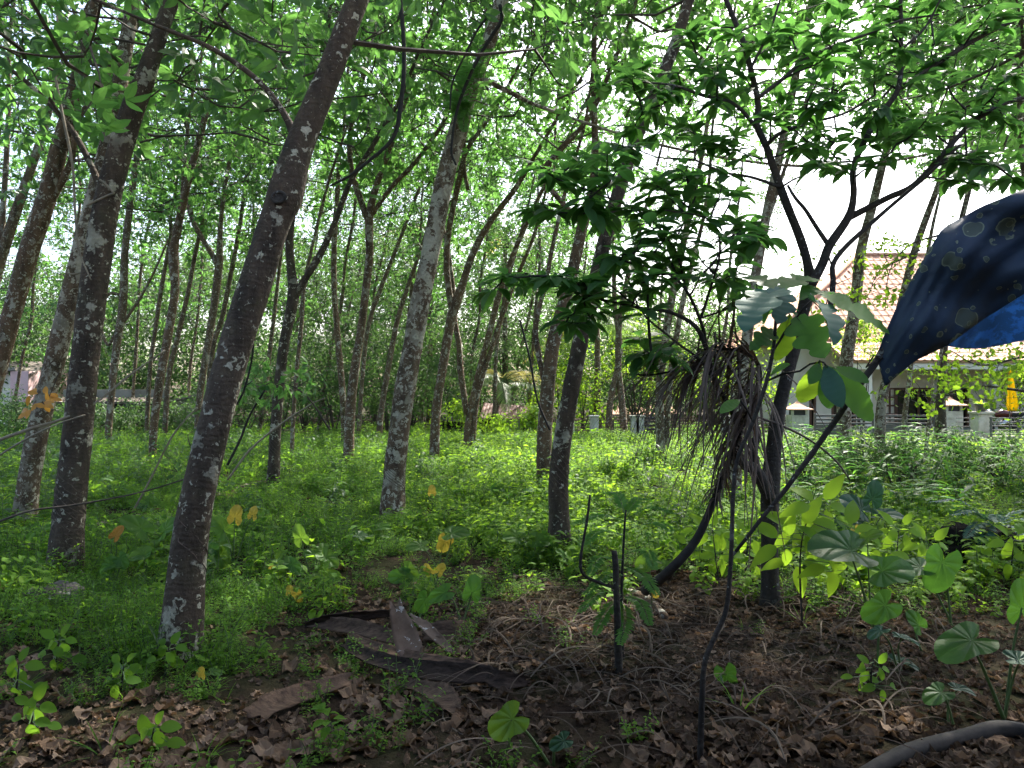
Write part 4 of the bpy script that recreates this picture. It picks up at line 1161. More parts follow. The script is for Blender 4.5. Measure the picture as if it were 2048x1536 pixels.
def strip(seed, L=.35, w=.010):
    """a dry palm-leaf rib lying in a bow"""
    random.seed(seed); mb = MB(); bend = U(.1, 1.7) ** 1.0 * random.choice((-1, 1)); p = Vector((-L / 2, 0, .01)); a = -bend / 2; n = 9
    vv, ff = [], []
    up = U(0, .10)
    for i in range(n + 1):
        t = i / n; d = Vector((math.cos(a), math.sin(a), 0)); s = Vector((-d.y, d.x, 0)); ww = w * (.35 + .8 * math.sin(math.pi * (.1 + .8 * t))) * .5
        z = Vector((0, 0, up * math.sin(math.pi * t)))
        vv += [p + z - s * ww, p + z + Vector((0, 0, ww * .7)), p + z + s * ww]
        p = p + d * L / n; a += bend / n * U(.5, 1.5)
    for i in range(n): b = i * 3; ff += [(b, b + 1, b + 4, b + 3), (b + 1, b + 2, b + 5, b + 4)]
    mb.add(vv, ff); return mb
G_HERB = inst_group('herbs', [proto('herb', herb_clump(300 + i), [M['leaf_herb'], M['stem_green']]) for i in range(5)])
G_BROAD = inst_group('broad_herbs', [proto('broad_herb', broad_clump(320 + i), [M['leaf_herb'], M['stem_green']]) for i in range(5)])
G_LIMEH = inst_group('lime_herbs', [proto('lime_herb', broad_clump(340 + i, 4, .34, .10, 6, .62), [M['leaf_lime'], M['stem_green']]) for i in range(5)])
G_GRASS = inst_group('grass', [proto('grass_tuft', grass_tuft(360 + i), [M['leaf_herb']]) for i in range(4)])
DEAD = [dead_leaf(380 + i) for i in range(8)]
G_DEAD = inst_group('dead_leaves', [proto('dead_leaf', d, [M['dry_leaf']]) for d in DEAD])
G_DEADD = inst_group('dark_dead_leaves', [proto('dark_dead_leaf', d, [M['dry_leaf_dark']]) for d in DEAD])
G_STRIP = inst_group('palm_strips', [proto('palm_strip', strip(400 + i, U(.22, .75), U(.005, .013)), [M['dry_strip']]) for i in range(10)])
random.seed(21)
TRUNK_FEET = [(o.location.x, o.location.y) for o in COL.objects if o.type == 'EMPTY' and o.name.startswith('rubber_tree')]
def cover(px, py):
    """how much green grows on the ground there (0..1), from what the grove shows: bare litter in front and right"""
    if px < 620: d = 1 - .62 * sstep(1240, 1390, py) - .34 * sstep(1380, 1450, py)
    elif px < 960:
        k = (px - 620) / 340
        d = 1 - (.55 + .12 * k) * sstep(1110 - 20 * k, 1250, py) - (.25 + .06 * k) * sstep(1290, 1440, py)
    elif px < 1560: d = 1 - .70 * sstep(1060, 1170, py) - .28 * sstep(1150, 1230, py)
    else: d = 1 - .55 * sstep(1110, 1200, py) - .46 * sstep(1180, 1270, py)
    if 490 < px < 1070 and 1200 < py < 1450:      # the palm sheaths keep the herbs down
        d *= 1 - .75 * sstep(490, 560, px) * (1 - sstep(1000, 1070, px)) * sstep(1200, 1235, py) * (1 - sstep(1410, 1450, py))
    return max(0.0, d)
def wedge(n, y0, y1, side=1.6):
    """points spread evenly over the ground in front of the lens"""
    y = np.sqrt(RNG.uniform(y0 ** 2, y1 ** 2, n)); x = RNG.uniform(-1, 1, n) * (.70 * y + side)
    return zip(x, y)
GREEN = ('herbs', 'grass', 'broad_leaf_herbs', 'lime_herbs')
def spread(name, label, cat, specs, ng, test, tilt=.25, lift=0.0):
    pts, rots, scl = [], [], []
    for n, y0, y1, s0, s1 in specs:
        for x, y in wedge(n, y0, y1):
            g = gh(x, y); px, py = pix((x, y, g))
            k = test(px, py, x, y)
            if name in GREEN: k *= .25 + .75 * sstep(-.50, -.12, mnoise.noise(Vector((x * .55, y * .55, 12.0))))
            if random.random() > k: continue
            pts.append((x, y, g + lift)); rots.append((U(-tilt, tilt), U(-tilt, tilt), U(0, 6.28))); scl.append(U(s0, s1) * (0.7 + .6 * mnoise.noise(Vector((x * .8, y * .8, 7))) * .8 + .15))
    o = scatter(name, pts, rots, [max(.3, s) for s in scl], ng)
    tag(o, label, cat, kind='stuff')
    return len(pts)
def patch(x, y, s, o): return mnoise.noise(Vector((x * s, y * s, o)))
n1 = spread('herbs', 'low small-leaved herbs carpeting the grove floor', 'herbs', [(7500, 2.6, 6.5, .8, 1.4), (13000, 6.5, 13, 1.0, 1.8), (14000, 13, 26, 1.6, 2.8)], G_HERB,
       lambda px, py, x, y: cover(px, py) * (.62 + .8 * patch(x, y, 1.1, 2.0)) * (1 - .6 * sstep(1100, 1350, px) * (1 if y < 14 else .4)))
n2 = spread('grass', 'thin grass blades standing among the herbs', 'grass', [(1800, 2.8, 7, .6, 1.1), (3500, 7, 16, .9, 1.6)], G_GRASS,
       lambda px, py, x, y: cover(px, py) * (.4 + patch(x, y, .9, 9.0)))
n3 = spread('broad_leaf_herbs', 'broader leaved green herbs between the trunks', 'herbs', [(620, 2.8, 6.5, .35, .8), (3400, 6.5, 13, .5, 1.0), (7500, 13, 36, .8, 1.35)], G_BROAD,
       lambda px, py, x, y: cover(px, py) * (.55 + .9 * patch(x, y, .6, 4.0)) * (1.0 if px < 700 or y > 13 else .8) * (1 - .75 * sstep(1540, 1620, px) * sstep(8.5, 10, y)))
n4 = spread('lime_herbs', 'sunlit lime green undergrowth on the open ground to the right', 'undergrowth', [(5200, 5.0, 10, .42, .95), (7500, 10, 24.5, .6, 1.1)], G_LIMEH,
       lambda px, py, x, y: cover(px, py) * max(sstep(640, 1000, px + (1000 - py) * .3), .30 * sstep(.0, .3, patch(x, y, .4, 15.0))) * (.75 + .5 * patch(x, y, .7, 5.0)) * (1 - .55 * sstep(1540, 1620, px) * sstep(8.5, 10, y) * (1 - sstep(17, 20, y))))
G_TALL = inst_group('tall_weeds', [proto('tall_weed', broad_clump(350 + i, 3, .55, .11, 9, .42, .12), [M['leaf_back'], M['stem_green']]) for i in range(4)])
random.seed(22)
spread('tall_weeds', 'taller grey-green weeds between the left trunks', 'weeds', [(260, 5.5, 10, .6, 1.1), (1500, 9, 22, .8, 1.5)], G_TALL,
       lambda px, py, x, y: cover(px, py) * (1 - .85 * sstep(450, 800, px)) * (.5 + 1.2 * patch(x, y, .5, 6.0)))
n5 = spread('leaf_litter', 'brown fallen leaves covering the ground in front', 'leaf litter', [(4200, 2.5, 6.0, .45, 1.0), (4500, 2.5, 6.0, .2, .5), (3600, 6, 12, .6, 1.2)], G_DEAD,
       lambda px, py, x, y: (1 - .85 * cover(px, py)) * (1.0 if px < 900 else .5) * (.9 + .6 * patch(x, y, 1.3, 1.0)) + .10, .45)
n6 = spread('dark_leaf_litter', 'dark leaf litter around the right front trees', 'leaf litter', [(15000, 2.5, 6.8, .22, .8)], G_DEADD,
       lambda px, py, x, y: (1 - .9 * cover(px, py)) * (1.0 if px > 900 else .45), .5)
n7 = spread('palm_ribs', 'dry bowed palm leaf ribs strewn over the dark litter', 'palm ribs', [(5200, 3.0, 6.4, .45, 1.15)], G_STRIP,
       lambda px, py, x, y: sstep(820, 1020, px) * (1 - sstep(1780, 1950, px)) * sstep(1150, 1230, py) * (1 - .75 * sstep(1350, 1480, py)) * .7, .18, .004)
print('cover', n1, n2, n3, n4, n5, n6, n7)

def foot_herbs():
    pts, rots, scl = [], [], []
    for x0, y0 in TRUNK_FEET:
        if y0 > 20: continue
        for _ in range(26):
            a, r = U(0, 6.28), U(.13, .42); x, y = x0 + math.cos(a) * r, y0 + math.sin(a) * r
            pts.append((x, y, gh(x, y))); rots.append((U(-.3, .3), U(-.3, .3), U(0, 6.28))); scl.append(U(.9, 2.0))
    tag(scatter('trunk_foot_herbs', pts, rots, scl, G_HERB), 'herb tufts crowding round the feet of the trunks', 'herbs', kind='stuff')
foot_herbs()
# ------------------------------------------------------------------ single fallen leaves, the nearest ones
dm = [d.mesh('fallen_leaf', [M['dry_leaf']]) for d in DEAD]
dmd = [d.mesh('fallen_leaf', [M['dry_leaf_dark']]) for d in DEAD]
k = 0
while k < 280:
    px, py = U(-20, 2060), U(1290, 1545)
    if px < 560 and py < 1390: continue
    if random.random() < cover(px, py) * .8: continue
    p = ground_at(px, py)
    right = px > 930
    o = bpy.data.objects.new('fallen_leaf', (dmd if right else dm)[random.randrange(8)]); COL.objects.link(o)
    o.location = (p.x, p.y, gh(p.x, p.y) + .006); o.rotation_euler = (U(-.4, .4), U(-.4, .4), U(0, 6.28)); s = U(.45, .95) if right else U(.6, 1.15); o.scale = (s, s, s)
    if right: tag(o, 'dull brown fallen leaf on the dark bare soil at the right front', 'leaf', 'fallen leaves on the dark soil')
    else: tag(o, 'tan dry fallen leaf in the litter along the left front edge', 'leaf', 'dry leaves along the left front')
    k += 1

# ------------------------------------------------------------------ palms in the background
def frond_mesh(mb, pts, n, L, droop, mat=0, hang=0.5, w=.03, sides=4, r0=.02):
    """rachis and leaflets of a palm frond, pts: Vectors along the rachis"""
    q = [Vector(p) for p in catmull([tuple(p) for p in pts], 6)]
    m = len(q)
    tube(mb, q, [r0 * (1 - .85 * i / (m - 1)) for i in range(m)], sides, 1 if mat == 0 else mat)
    for i in range(n):
        t = .16 + .82 * i / (n - 1); f = t * (m - 1); a = int(min(f, m - 2)); p = q[a].lerp(q[a + 1], f - a)
        d = (q[a + 1] - q[a]).normalized(); d, s, u = frame(d)
        l = L * (math.sin(math.pi * (.12 + .84 * t)) ** .7) * U(.85, 1.12)
        for sg in (-1, 1):
            dd = (s * sg + d * .65 + u * .25 + Vector((0, 0, -hang)) + Vector((U(-.12, .12), U(-.12, .12), U(-.12, .12)))).normalized()
            blade(mb, p, dd, u, l, w, 4, lance, .3, droop * U(.7, 1.2), mat)
M['palm_leaf'] = leaf_mat('palm_leaf', [(0.045, 0.095, 0.025), (0.075, 0.13, 0.035), (0.12, 0.16, 0.045)], (0.25, 0.42, 0.08), .35, .4, .5)
M['palm_yellow'] = leaf_mat('yellowing_palm_leaf', [(0.20, 0.20, 0.05), (0.30, 0.26, 0.07), (0.34, 0.30, 0.12)], (0.6, 0.55, 0.12), .4, .5, .4)
def palm(label, px, Y, hz, fronds, L, mat='palm_leaf', trunk=True, droop=.9, leaflet=.55, tilt=0):
    b = at(px, HOR, Y); g = gh(b.x, Y)
    root = thing('coconut_palm', label, 'palm', (b.x, Y, g)); top = Vector((b.x + tilt, Y, g + hz))
    mb = MB(); tube(mb, [Vector((b.x, Y, g - .1)), Vector((b.x + tilt * .4, Y, g + hz * .5)), top], [.16, .12, .10], 9, 0, .08, px, True, (.2, .4), .05)
    mb.obj('trunk', M['bark_far'], root, True)
    for k in range(fronds):
        a = k * 2.4 + U(-.2, .2); el = U(.25, 1.25); l = L * U(.8, 1.1)
        d = Vector((math.cos(a), math.sin(a) * .8, 0)); pts = []
        for i in range(5):
            t = i / 4; pts.append(top + d * l * (t * math.cos(el) + .15 * t * t) + Vector((0, 0, l * (math.sin(el) * t - droop * t * t * .75))))
        mb = MB(); frond_mesh(mb, pts, 34, leaflet, .7, 0, .5, .035); mb.obj('frond', [M['palm_yellow'] if random.random() < .2 else M[mat], M['stem_green']], root)
palm('young coconut palm with arching fronds over the red-roofed pen', 985, 29.0, 1.9, 9, 2.6, tilt=.3)
palm('coconut palm with yellowing drooping fronds left of the crossed stems', 1195, 30.0, 4.2, 11, 2.8, mat='palm_leaf', droop=1.1)
palm('coconut palm with pale fronds glinting behind the two-armed fork', 1010, 36, 8.5, 11, 3.2, droop=1.0)
palm('coconut palm with frayed fronds high behind the bent brown limbs', 860, 40, 10.0, 11, 3.2, droop=1.1)
# ------------------------------------------------------------------ unseen house added behind the lens to shade the foreground
def shade_house():
    root = thing('house', 'unseen house with a deep tiled eave, added behind the viewpoint to shade the foreground', 'house', (0, -3, 0))
    part_box('wall', root, 'wall_grey', -8, 8, -2.6, -2.4, -.1, 3.4)
    mb = MB(); mb.add([(-8.6, .9, 2.75), (8.6, .9, 2.75), (8.6, -6.5, 5.6), (-8.6, -6.5, 5.6)], [(0, 1, 2, 3)])
    o = mb.obj('roof', M['old_tile'], root); so = o.modifiers.new('t', 'SOLIDIFY'); so.thickness = .12
    for x in (-7.5, -4.5, 4.5, 7.5): part_box('post', root, 'shadow_wood', x - .07, x + .07, .3, .44, -.1, 2.78)
shade_house()
# ------------------------------------------------------------------ (foreground follows)
# ------------------------------------------------------------------ the small dark tree on the right
def leaf_variants(name, mat, L, W, n, prof=ellip, count=6, fold=(.1, .35), droop=(.3, 1.1), stalk=.0):
    out = []
    for i in range(count):
        mb = MB(); blade(mb, (0, stalk * L, 0), (0, 1, .15), (0, 0, 1), L * U(.9, 1.1), W * U(.88, 1.12), n, prof, U(*fold), U(*droop), 0)
        if stalk: tube(mb, [Vector((0, 0, 0)), Vector((0, stalk * L, 0))], [.002, .0015], 3, 0, cap=False)
        out.append(mb.mesh(name, [M[mat]]))
    return out
def leaf_matrix(p, d, up, s=1.0):
    d, sd, u = frame(Vector(d), Vector(up))
    return Matrix(((sd.x * s, d.x * s, u.x * s, p[0]), (sd.y * s, d.y * s, u.y * s, p[1]), (sd.z * s, d.z * s, u.z * s, p[2]), (0, 0, 0, 1)))
def dark_tree():
    Y = 5.55
    b = ground_at(1540, 1212); Y = b.y
    root = thing('small_tree', 'small dark-barked tree forking low with spreading leafy limbs at right', 'tree', (b.x, b.y, gh(b.x, b.y)))
    def axis(tr, Yf, name, sides=10):
        pts = []
        for i, (px, py, w) in enumerate(tr):
            yy = Yf(i / (len(tr) - 1)) if callable(Yf) else Yf
            pts.append((*at(px, py, yy), w * .5 / F * yy))
        s = catmull(pts, 5); mb = MB()
        tube(mb, [Vector(p[:3]) for p in s], [max(.003, p[3]) for p in s], sides, 0, .12, U(0, 40), True, (.1, .3) if name == 'trunk' else None, .03)
        mb.obj(name, M['bark_d'], root, True)
        return [Vector(p[:3]) for p in s]
    A = axis([(1540, 1225, 44), (1540, 1160, 36), (1539, 1060, 34), (1541, 975, 36), (1547, 900, 30), (1556, 830, 28), (1570, 765, 25), (1588, 700, 24), (1604, 630, 24), (1619, 570, 26), (1616, 530, 18), (1601, 478, 17), (1570, 400, 16), (1552, 350, 15), (1533, 294, 14), (1514, 250, 13), (1515, 198, 12), (1488, 89, 11), (1468, 38, 10), (1444, -20, 9)], lambda t: Y - .25 * t, 'trunk', 14)
    skel = A[40:]
    L1 = [[(1622, 572, 20), (1645, 528, 19), (1660, 490, 18), (1697, 434, 16), (1707, 390, 13), (1707, 335, 12), (1734, 273, 12), (1758, 232, 12), (1796, 178, 11), (1802, 102, 9), (1801, 0, 8), (1796, -90, 6)],
          [(1796, 178, 10), (1860, 137, 9), (1946, 82, 9), (2048, 31, 8), (2150, -20, 6)],
          [(1697, 436, 14), (1775, 396, 12), (1826, 372, 12), (1878, 318, 11), (1936, 253, 10), (1997, 212, 9), (2060, 190, 8), (2160, 150, 6)],
          [(1657, 640, 12), (1666, 568, 12), (1666, 530, 11), (1690, 495, 10), (1741, 448, 9), (1790, 405, 8), (1850, 355, 7), (1920, 290, 6)],
          [(1656, 489, 10), (1630, 450, 9), (1611, 420, 8), (1590, 395, 7), (1575, 370, 5)],
          [(1512, 253, 9), (1468, 208, 8), (1406, 191, 7), (1348, 171, 5), (1290, 165, 4)],
          [(1515, 196, 9), (1567, 157, 8), (1621, 113, 8), (1741, 65, 6), (1802, 41, 5), (1878, 29, 4)],
          [(1533, 290, 8), (1567, 263, 7), (1632, 243, 6), (1690, 226, 5), (1750, 190, 4)],
          [(1562, 375, 7), (1505, 355, 6), (1450, 345, 5), (1390, 320, 4)],
          [(1802, 100, 6), (1850, 55, 5), (1880, 0, 4)],
          [(1500, 140, 6), (1540, 60, 5), (1560, 0, 4)]]
    for i, tr in enumerate(L1): skel += axis(tr, Y - (.25 if i < 5 else .35) + .1 * (i % 3) - .02 * i, 'limb', 8)
    # low left fork with its sawn stub and the thin limb that carries the left foliage
    skel2 = axis([(1540, 1000, 26), (1524, 962, 25), (1508, 938, 24), (1491, 930, 22), (1480, 912, 18), (1474, 880, 15), (1474, 845, 13), (1452, 800, 11), (1430, 765, 10), (1422, 735, 10), (1412, 695, 10), (1390, 652, 9), (1338, 624, 7), (1280, 616, 6), (1190, 596, 4)], lambda t: Y - .1 - .45 * t, 'limb', 9)
    axis([(1512, 940, 20), (1506, 900, 19), (1514, 868, 17), (1505, 842, 14)], Y - .1, 'stub', 8)
    for tr in ([(1412, 695, 8), (1404, 650, 7), (1372, 580, 6), (1330, 545, 5), (1240, 520, 4)], [(1400, 640, 6), (1420, 580, 5), (1440, 500, 5), (1420, 440, 4), (1330, 420, 3)], [(1372, 580, 5), (1350, 500, 5), (1290, 430, 4), (1200, 390, 3), (1120, 360, 3)], [(1430, 765, 7), (1400, 720, 6), (1360, 690, 5), (1310, 650, 4)]):
        skel2 += axis(tr, lambda t: Y - .35 - .3 * t, 'limb', 6)
    # leaf clusters
    spotsL = [(1010, 552), (1060, 545), (1105, 560), (1150, 555), (1175, 600), (1140, 640), (1210, 560), (1265, 590), (1235, 520), (1330, 520), (1400, 545), (1465, 545), (1520, 585), (1075, 400), (1100, 345), (1170, 375), (1200, 430), (1250, 400), (1300, 445), (1350, 410), (1410, 440), (1470, 465), (1520, 470), (1150, 318), (1230, 330), (1300, 360), (1380, 335), (1440, 365), (1180, 650), (1300, 540), (1290, 480), (1360, 470), (1280, 690), (1310, 700)]
    spotsU = [(1240, 155), (1290, 120), (1340, 165), (1400, 130), (1290, 225), (1350, 245), (1430, 200), (1480, 150), (1390, 70), (1460, 60), (1530, 100), (1570, 55), (1600, 165), (1640, 70), (1260, 290), (1420, 280), (1470, 300), (1560, 210), (1660, 200), (1700, 250), (1620, 285), (1580, 250), (1745, 150), (1830, 105), (1900, 150), (1850, 235), (1960, 180), (2000, 100), (2020, 250), (1775, 300), (1700, 310), (1640, 330), (1950, 300), (1900, 60), (1720, 90), (1780, 40), (1680, 20), (1860, 20), (1980, 30), (2030, 150), (1810, 230), (1740, 235), (1910, 225), (1660, 130), (1990, 330), (1930, 360)]
    lv = leaf_variants('leaf', 'leaf_dark', .185, .078, 7, ellip, 8, (.05, .35), (.2, 1.0), .12)
    pl = [at(px + U(-8, 8), py + U(-8, 8), Y - .5 + U(-.4, .35)) for px, py in spotsL] + [at(px + U(-45, 45), py + U(-32, 32), Y - .4 + U(-.4, .4)) for px, py in spotsL * 2]
    pu = [at(px + U(-8, 8), py + U(-8, 8), Y - .35 + U(-.45, .5)) for px, py in spotsU] + [at(px + U(-55, 55), py + U(-40, 40), Y - .25 + U(-.5, .7)) for px, py in spotsU] + [at(px + U(-55, 55), py + U(-40, 40), Y + U(-.5, 1.0)) for px, py in spotsU]
    mb = MB(); dl = attach_twigs(mb, skel2, pl, .008, 5, 0, 3, .03); du = attach_twigs(mb, skel, pu, .008, 5, 0, 3, .03)
    mb.obj('twigs', M['twig_dark'], root)['kind'] = 'stuff'
    rest = MB(); count = 0
    for pset, dset, nl, big in ((pl, dl, 10, 1.0), (pu, du, 13, .85)):
        for p, d in zip(pset, dset):
            for k in range(nl):
                a = k * 2.4 + U(-.5, .5); back = U(0, .14)
                q = p - d * back
                dd = Vector((math.cos(a), math.sin(a), U(-.55, .15))) + d * .5
                Mx = leaf_matrix(q, dd, (U(-.3, .3), U(-.5, .2), 1), big * U(.7, 1.15))
                me = lv[random.randrange(8)]
                if big == 1.0 and count < 300 and random.random() < .4: place(me, 'leaf', root, Mx); count += 1
                else: rest.add([Mx @ v.co for v in me.vertices], [tuple(f.vertices) for f in me.polygons])
    rest.obj('leaves', M['leaf_dark'], root)['kind'] = 'stuff'
    return root
dark_tree()

# ------------------------------------------------------------------ sapling with large lobed leaves
def lobed(t):
    e = math.sin(math.pi * min(1, t ** .8 * .97 + .02)) ** .75
    return e * (.30 + .70 * abs(math.cos(math.pi * (3.2 * t + .15))) ** .55)
def entire(t): return math.sin(math.pi * min(1, t ** 1.25 * .96 + .02)) ** .8
def big_leaf(parent, base, tip, up, W, prof, mat, fold=.2, droop=.5, n=24, name='leaf'):
    base, tip = Vector(base), Vector(tip)
    d = tip - base; L = d.length * (1 + droop * droop / 24)
    d, s, u = frame(d, Vector(up))
    d2 = d * math.cos(droop / 2) + u * math.sin(droop / 2)
    mb = MB(); blade(mb, base, d2, up, L, W, n, prof, fold, droop, 0, .010, True, 50.0)
    o = mb.obj(name, M[mat], parent, True)
    # mid rib under the blade
    p, dd, uu = base.copy(), d2.copy(), u.copy(); pts = [p.copy()]
    dd, s2, uu = frame(dd, Vector(up))
    for i in range(8):
        a = droop / 8; dd = (dd * math.cos(a) - uu * math.sin(a)).normalized(); uu = s2.cross(dd).normalized(); p = p + dd * L / 8; pts.append(p - uu * .002)
    mb = MB(); tube(mb, pts, [.004 * (1 - .8 * i / 8) for i in range(9)], 4, 0); mb.obj('midrib', M['stem_green'], o)
    return o
def lobed_sapling():
    b = ground_at(1400, 1520); Yb = b.y
    root = thing('sapling', 'thin dark sapling with big deeply lobed and oval leaves at its top', 'sapling', (b.x, b.y, gh(b.x, b.y)))
    tr = [(1400, 1530, 13), (1404, 1400, 12), (1410, 1324, 11), (1432, 1268, 11), (1453, 1216, 10), (1462, 1115, 9), (1466, 1000, 9), (1474, 922, 9), (1506, 844, 9), (1533, 762, 9), (1548, 687, 8), (1551, 645, 7), (1556, 590, 6)]
    pts = [(*at(px, py, Yb + .25 * i / 12), w * .5 / F * Yb) for i, (px, py, w) in enumerate(tr)]
    s = catmull(pts, 5); mb = MB(); tube(mb, [Vector(p[:3]) for p in s], [p[3] for p in s], 8, 0, .12, 3.0)
    mb.obj('stem', M['bark_d'], root, True)
    Y = Yb + .25
    def stalk(p0, p1, w=5):
        a, c = at(*p0), at(*p1); m = a.lerp(c, .5) + Vector((0, 0, .01)); mb = MB()
        tube(mb, [a, m, c], [w * .5 / F * Y] * 3, 5); mb.obj('leaf_stalk', M['twig_dark'], root, True)
    stalk((1534, 762, Y), (1600, 742, Y - .05)); stalk((1600, 742, Y - .05), (1640, 724, Y - .1), 4); stalk((1548, 700, Y), (1590, 640, Y - .03)); stalk((1590, 640, Y - .03), (1625, 600, Y - .05), 4)
    stalk((1506, 844, Y - .02), (1480, 800, Y - .1), 4); stalk((1640, 724, Y - .1), (1655, 735, Y - .12), 4)
    L = lambda a, c, up, W, prof, mat, fold=.2, dr=.5: big_leaf(root, at(*a), at(*c), up, W, prof, mat, fold, dr)
    L((1558, 578, Y), (1488, 662, Y - .22), (-.3, -.5, 1), .22, lobed, 'leaf_blue', .15, .7)
    L((1560, 575, Y), (1556, 648, Y - .12), (.2, -.8, .6), .15, lobed, 'leaf_blue', .15, .4)
    L((1640, 588, Y - .05), (1780, 668, Y - .10), (.4, -.75, .8), .17, lobed, 'leaf_taro', .12, .4)
    L((1580, 628, Y + .06), (1551, 722, Y + .10), (.3, -1, .1), .12, entire, 'leaf_lime', .1, .25)
    L((1640, 720, Y - .1), (1602, 806, Y + .0), (.2, -1, .15), .12, entire, 'leaf_lime', .1, .3)
    L((1652, 732, Y - .12), (1746, 842, Y - .05), (.2, -1, .2), .125, entire, 'leaf_taro', .12, .35)
    L((1665, 735, Y - .12), (1738, 765, Y - .2), (.2, -1, .5), .07, entire, 'leaf_taro', .12, .5)
    L((1592, 632, Y - .03), (1650, 716, Y - .12), (-.1, -1, .3), .21, lobed, 'leaf_dark', .12, .4)
    L((1618, 596, Y - .05), (1668, 690, Y - .28), (.5, -.4, .8), .16, lobed, 'leaf_blue', .35, .8)
    L((1560, 580, Y), (1640, 560, Y + .2), (0, -.5, 1), .15, lobed, 'leaf_dark', .15, .6)
    L((1556, 580, Y), (1480, 555, Y + .15), (0, -.5, 1), .15, lobed, 'leaf_dark', .15, .6)
    L((1600, 600, Y), (1655, 588, Y + .2), (0, -.6, 1), .13, entire, 'leaf_dark', .15, .9)
    L((1550, 660, Y), (1500, 700, Y - .1), (0, -.9, .5), .10, lobed, 'leaf_dark', .15, .5)
    L((1640, 726, Y - .1), (1618, 768, Y - .16), (.2, -.9, .4), .06, entire, 'leaf_dark', .15, .4)
    L((1650, 730, Y - .1), (1684, 815, Y - .22), (-.5, -.6, .4), .09, entire, 'leaf_blue', .35, .7)
    L((1645, 740, Y - .08), (1660, 818, Y - .06), (-.1, -1, .1), .085, entire, 'leaf_dark', .15, .4)
    L((1480, 800, Y - .1), (1440, 826, Y - .2), (0, -.8, .6), .05, entire, 'leaf_taro', .15, .5)
    L((1540, 752, Y), (1580, 728, Y - .05), (0, -.6, .8), .05, entire, 'leaf_dark', .15, .7)
    return Yb
Ysap = lobed_sapling()

# ------------------------------------------------------------------ hanging dead coconut frond
M['dead_palm'] = leaf_mat('dead_palm_leaf', [(0.032, 0.023, 0.017), (0.070, 0.050, 0.038), (0.130, 0.098, 0.074)], (0.10, 0.06, 0.03), .12, .7, .3)
def dead_frond():
    Y = 5.25
    tr = [(1290, 1182, 22), (1340, 1140, 20), (1392, 1080, 17), (1428, 1000, 14), (1458, 920, 12), (1490, 840, 10), (1518, 775, 8), (1515, 725, 7), (1475, 700, 6), (1420, 706, 4), (1380, 745, 3)]
    pts = [(*at(px, py, Y + (.25 if i == 0 else 0) - .02 * i), w * .5 / F * Y) for i, (px, py, w) in enumerate(tr)]
    pts[0] = (pts[0][0], pts[0][1], max(pts[0][2], gh(pts[0][0], pts[0][1]) + .02), pts[0][3])
    root = thing('dead_palm_frond', 'brown withered coconut frond hooked over the small dark tree', 'palm frond', pts[0][:3])
    s = catmull(pts, 8); q = [Vector(p[:3]) for p in s]
    mb = MB(); tube(mb, q, [p[3] for p in s], 8, 0, .08, 2.0); mb.obj('rachis', M['twig_dark'], root, True)
    m = len(q); N = 430; made = 0; more_l = MB(); order = list(range(N)); random.shuffle(order)
    for i in order:
        t = .30 + .70 * (i + U(0, 1)) / N; f = t * (m - 1); a = int(min(f, m - 2)); p = q[a].lerp(q[a + 1], f - a)
        up = sstep(.40, .58, t)
        L = (.20 + .80 * up) * U(.45, 1.2) * (1.0 if t < .92 else .75)
        d = Vector((U(-1.6, .05) if up > .5 else U(-1, .5), U(-.7, .7), U(-.5, .75) if up > .5 else U(-.6, .2))).normalized()
        pos = p.copy(); w = U(.011, .024); n = 9; vv, ff = [], []
        side = d.cross(Vector((0, 0, 1))); side = (side if side.length > .1 else Vector((0, 1, 0))).normalized()
        k1 = U(.10, .30); sw = U(-.12, .16)
        for j in range(n + 1):
            ww = w * .5 * (1 - .8 * (j / n) ** 1.5)
            vv += [pos - side * ww, pos + Vector((0, 0, 1)).cross(side) * ww * .5, pos + side * ww]
            d = (d + Vector((sw * .4, U(-.08, .08), -k1))).normalized(); pos = pos + d * L / n
            if pos.z < gh(pos.x, pos.y) + .02: pos.z = gh(pos.x, pos.y) + .02
        for j in range(n): b = j * 3; ff += [(b, b + 1, b + 4, b + 3), (b + 1, b + 2, b + 5, b + 4)]
        if made < 300:
            mb = MB(); mb.add(vv, ff); mb.obj('leaflet', M['dead_palm'], root); made += 1
        else: more_l.add(vv, ff)
    more_l.obj('leaflets', M['dead_palm'], root)['kind'] = 'stuff'
dead_frond()

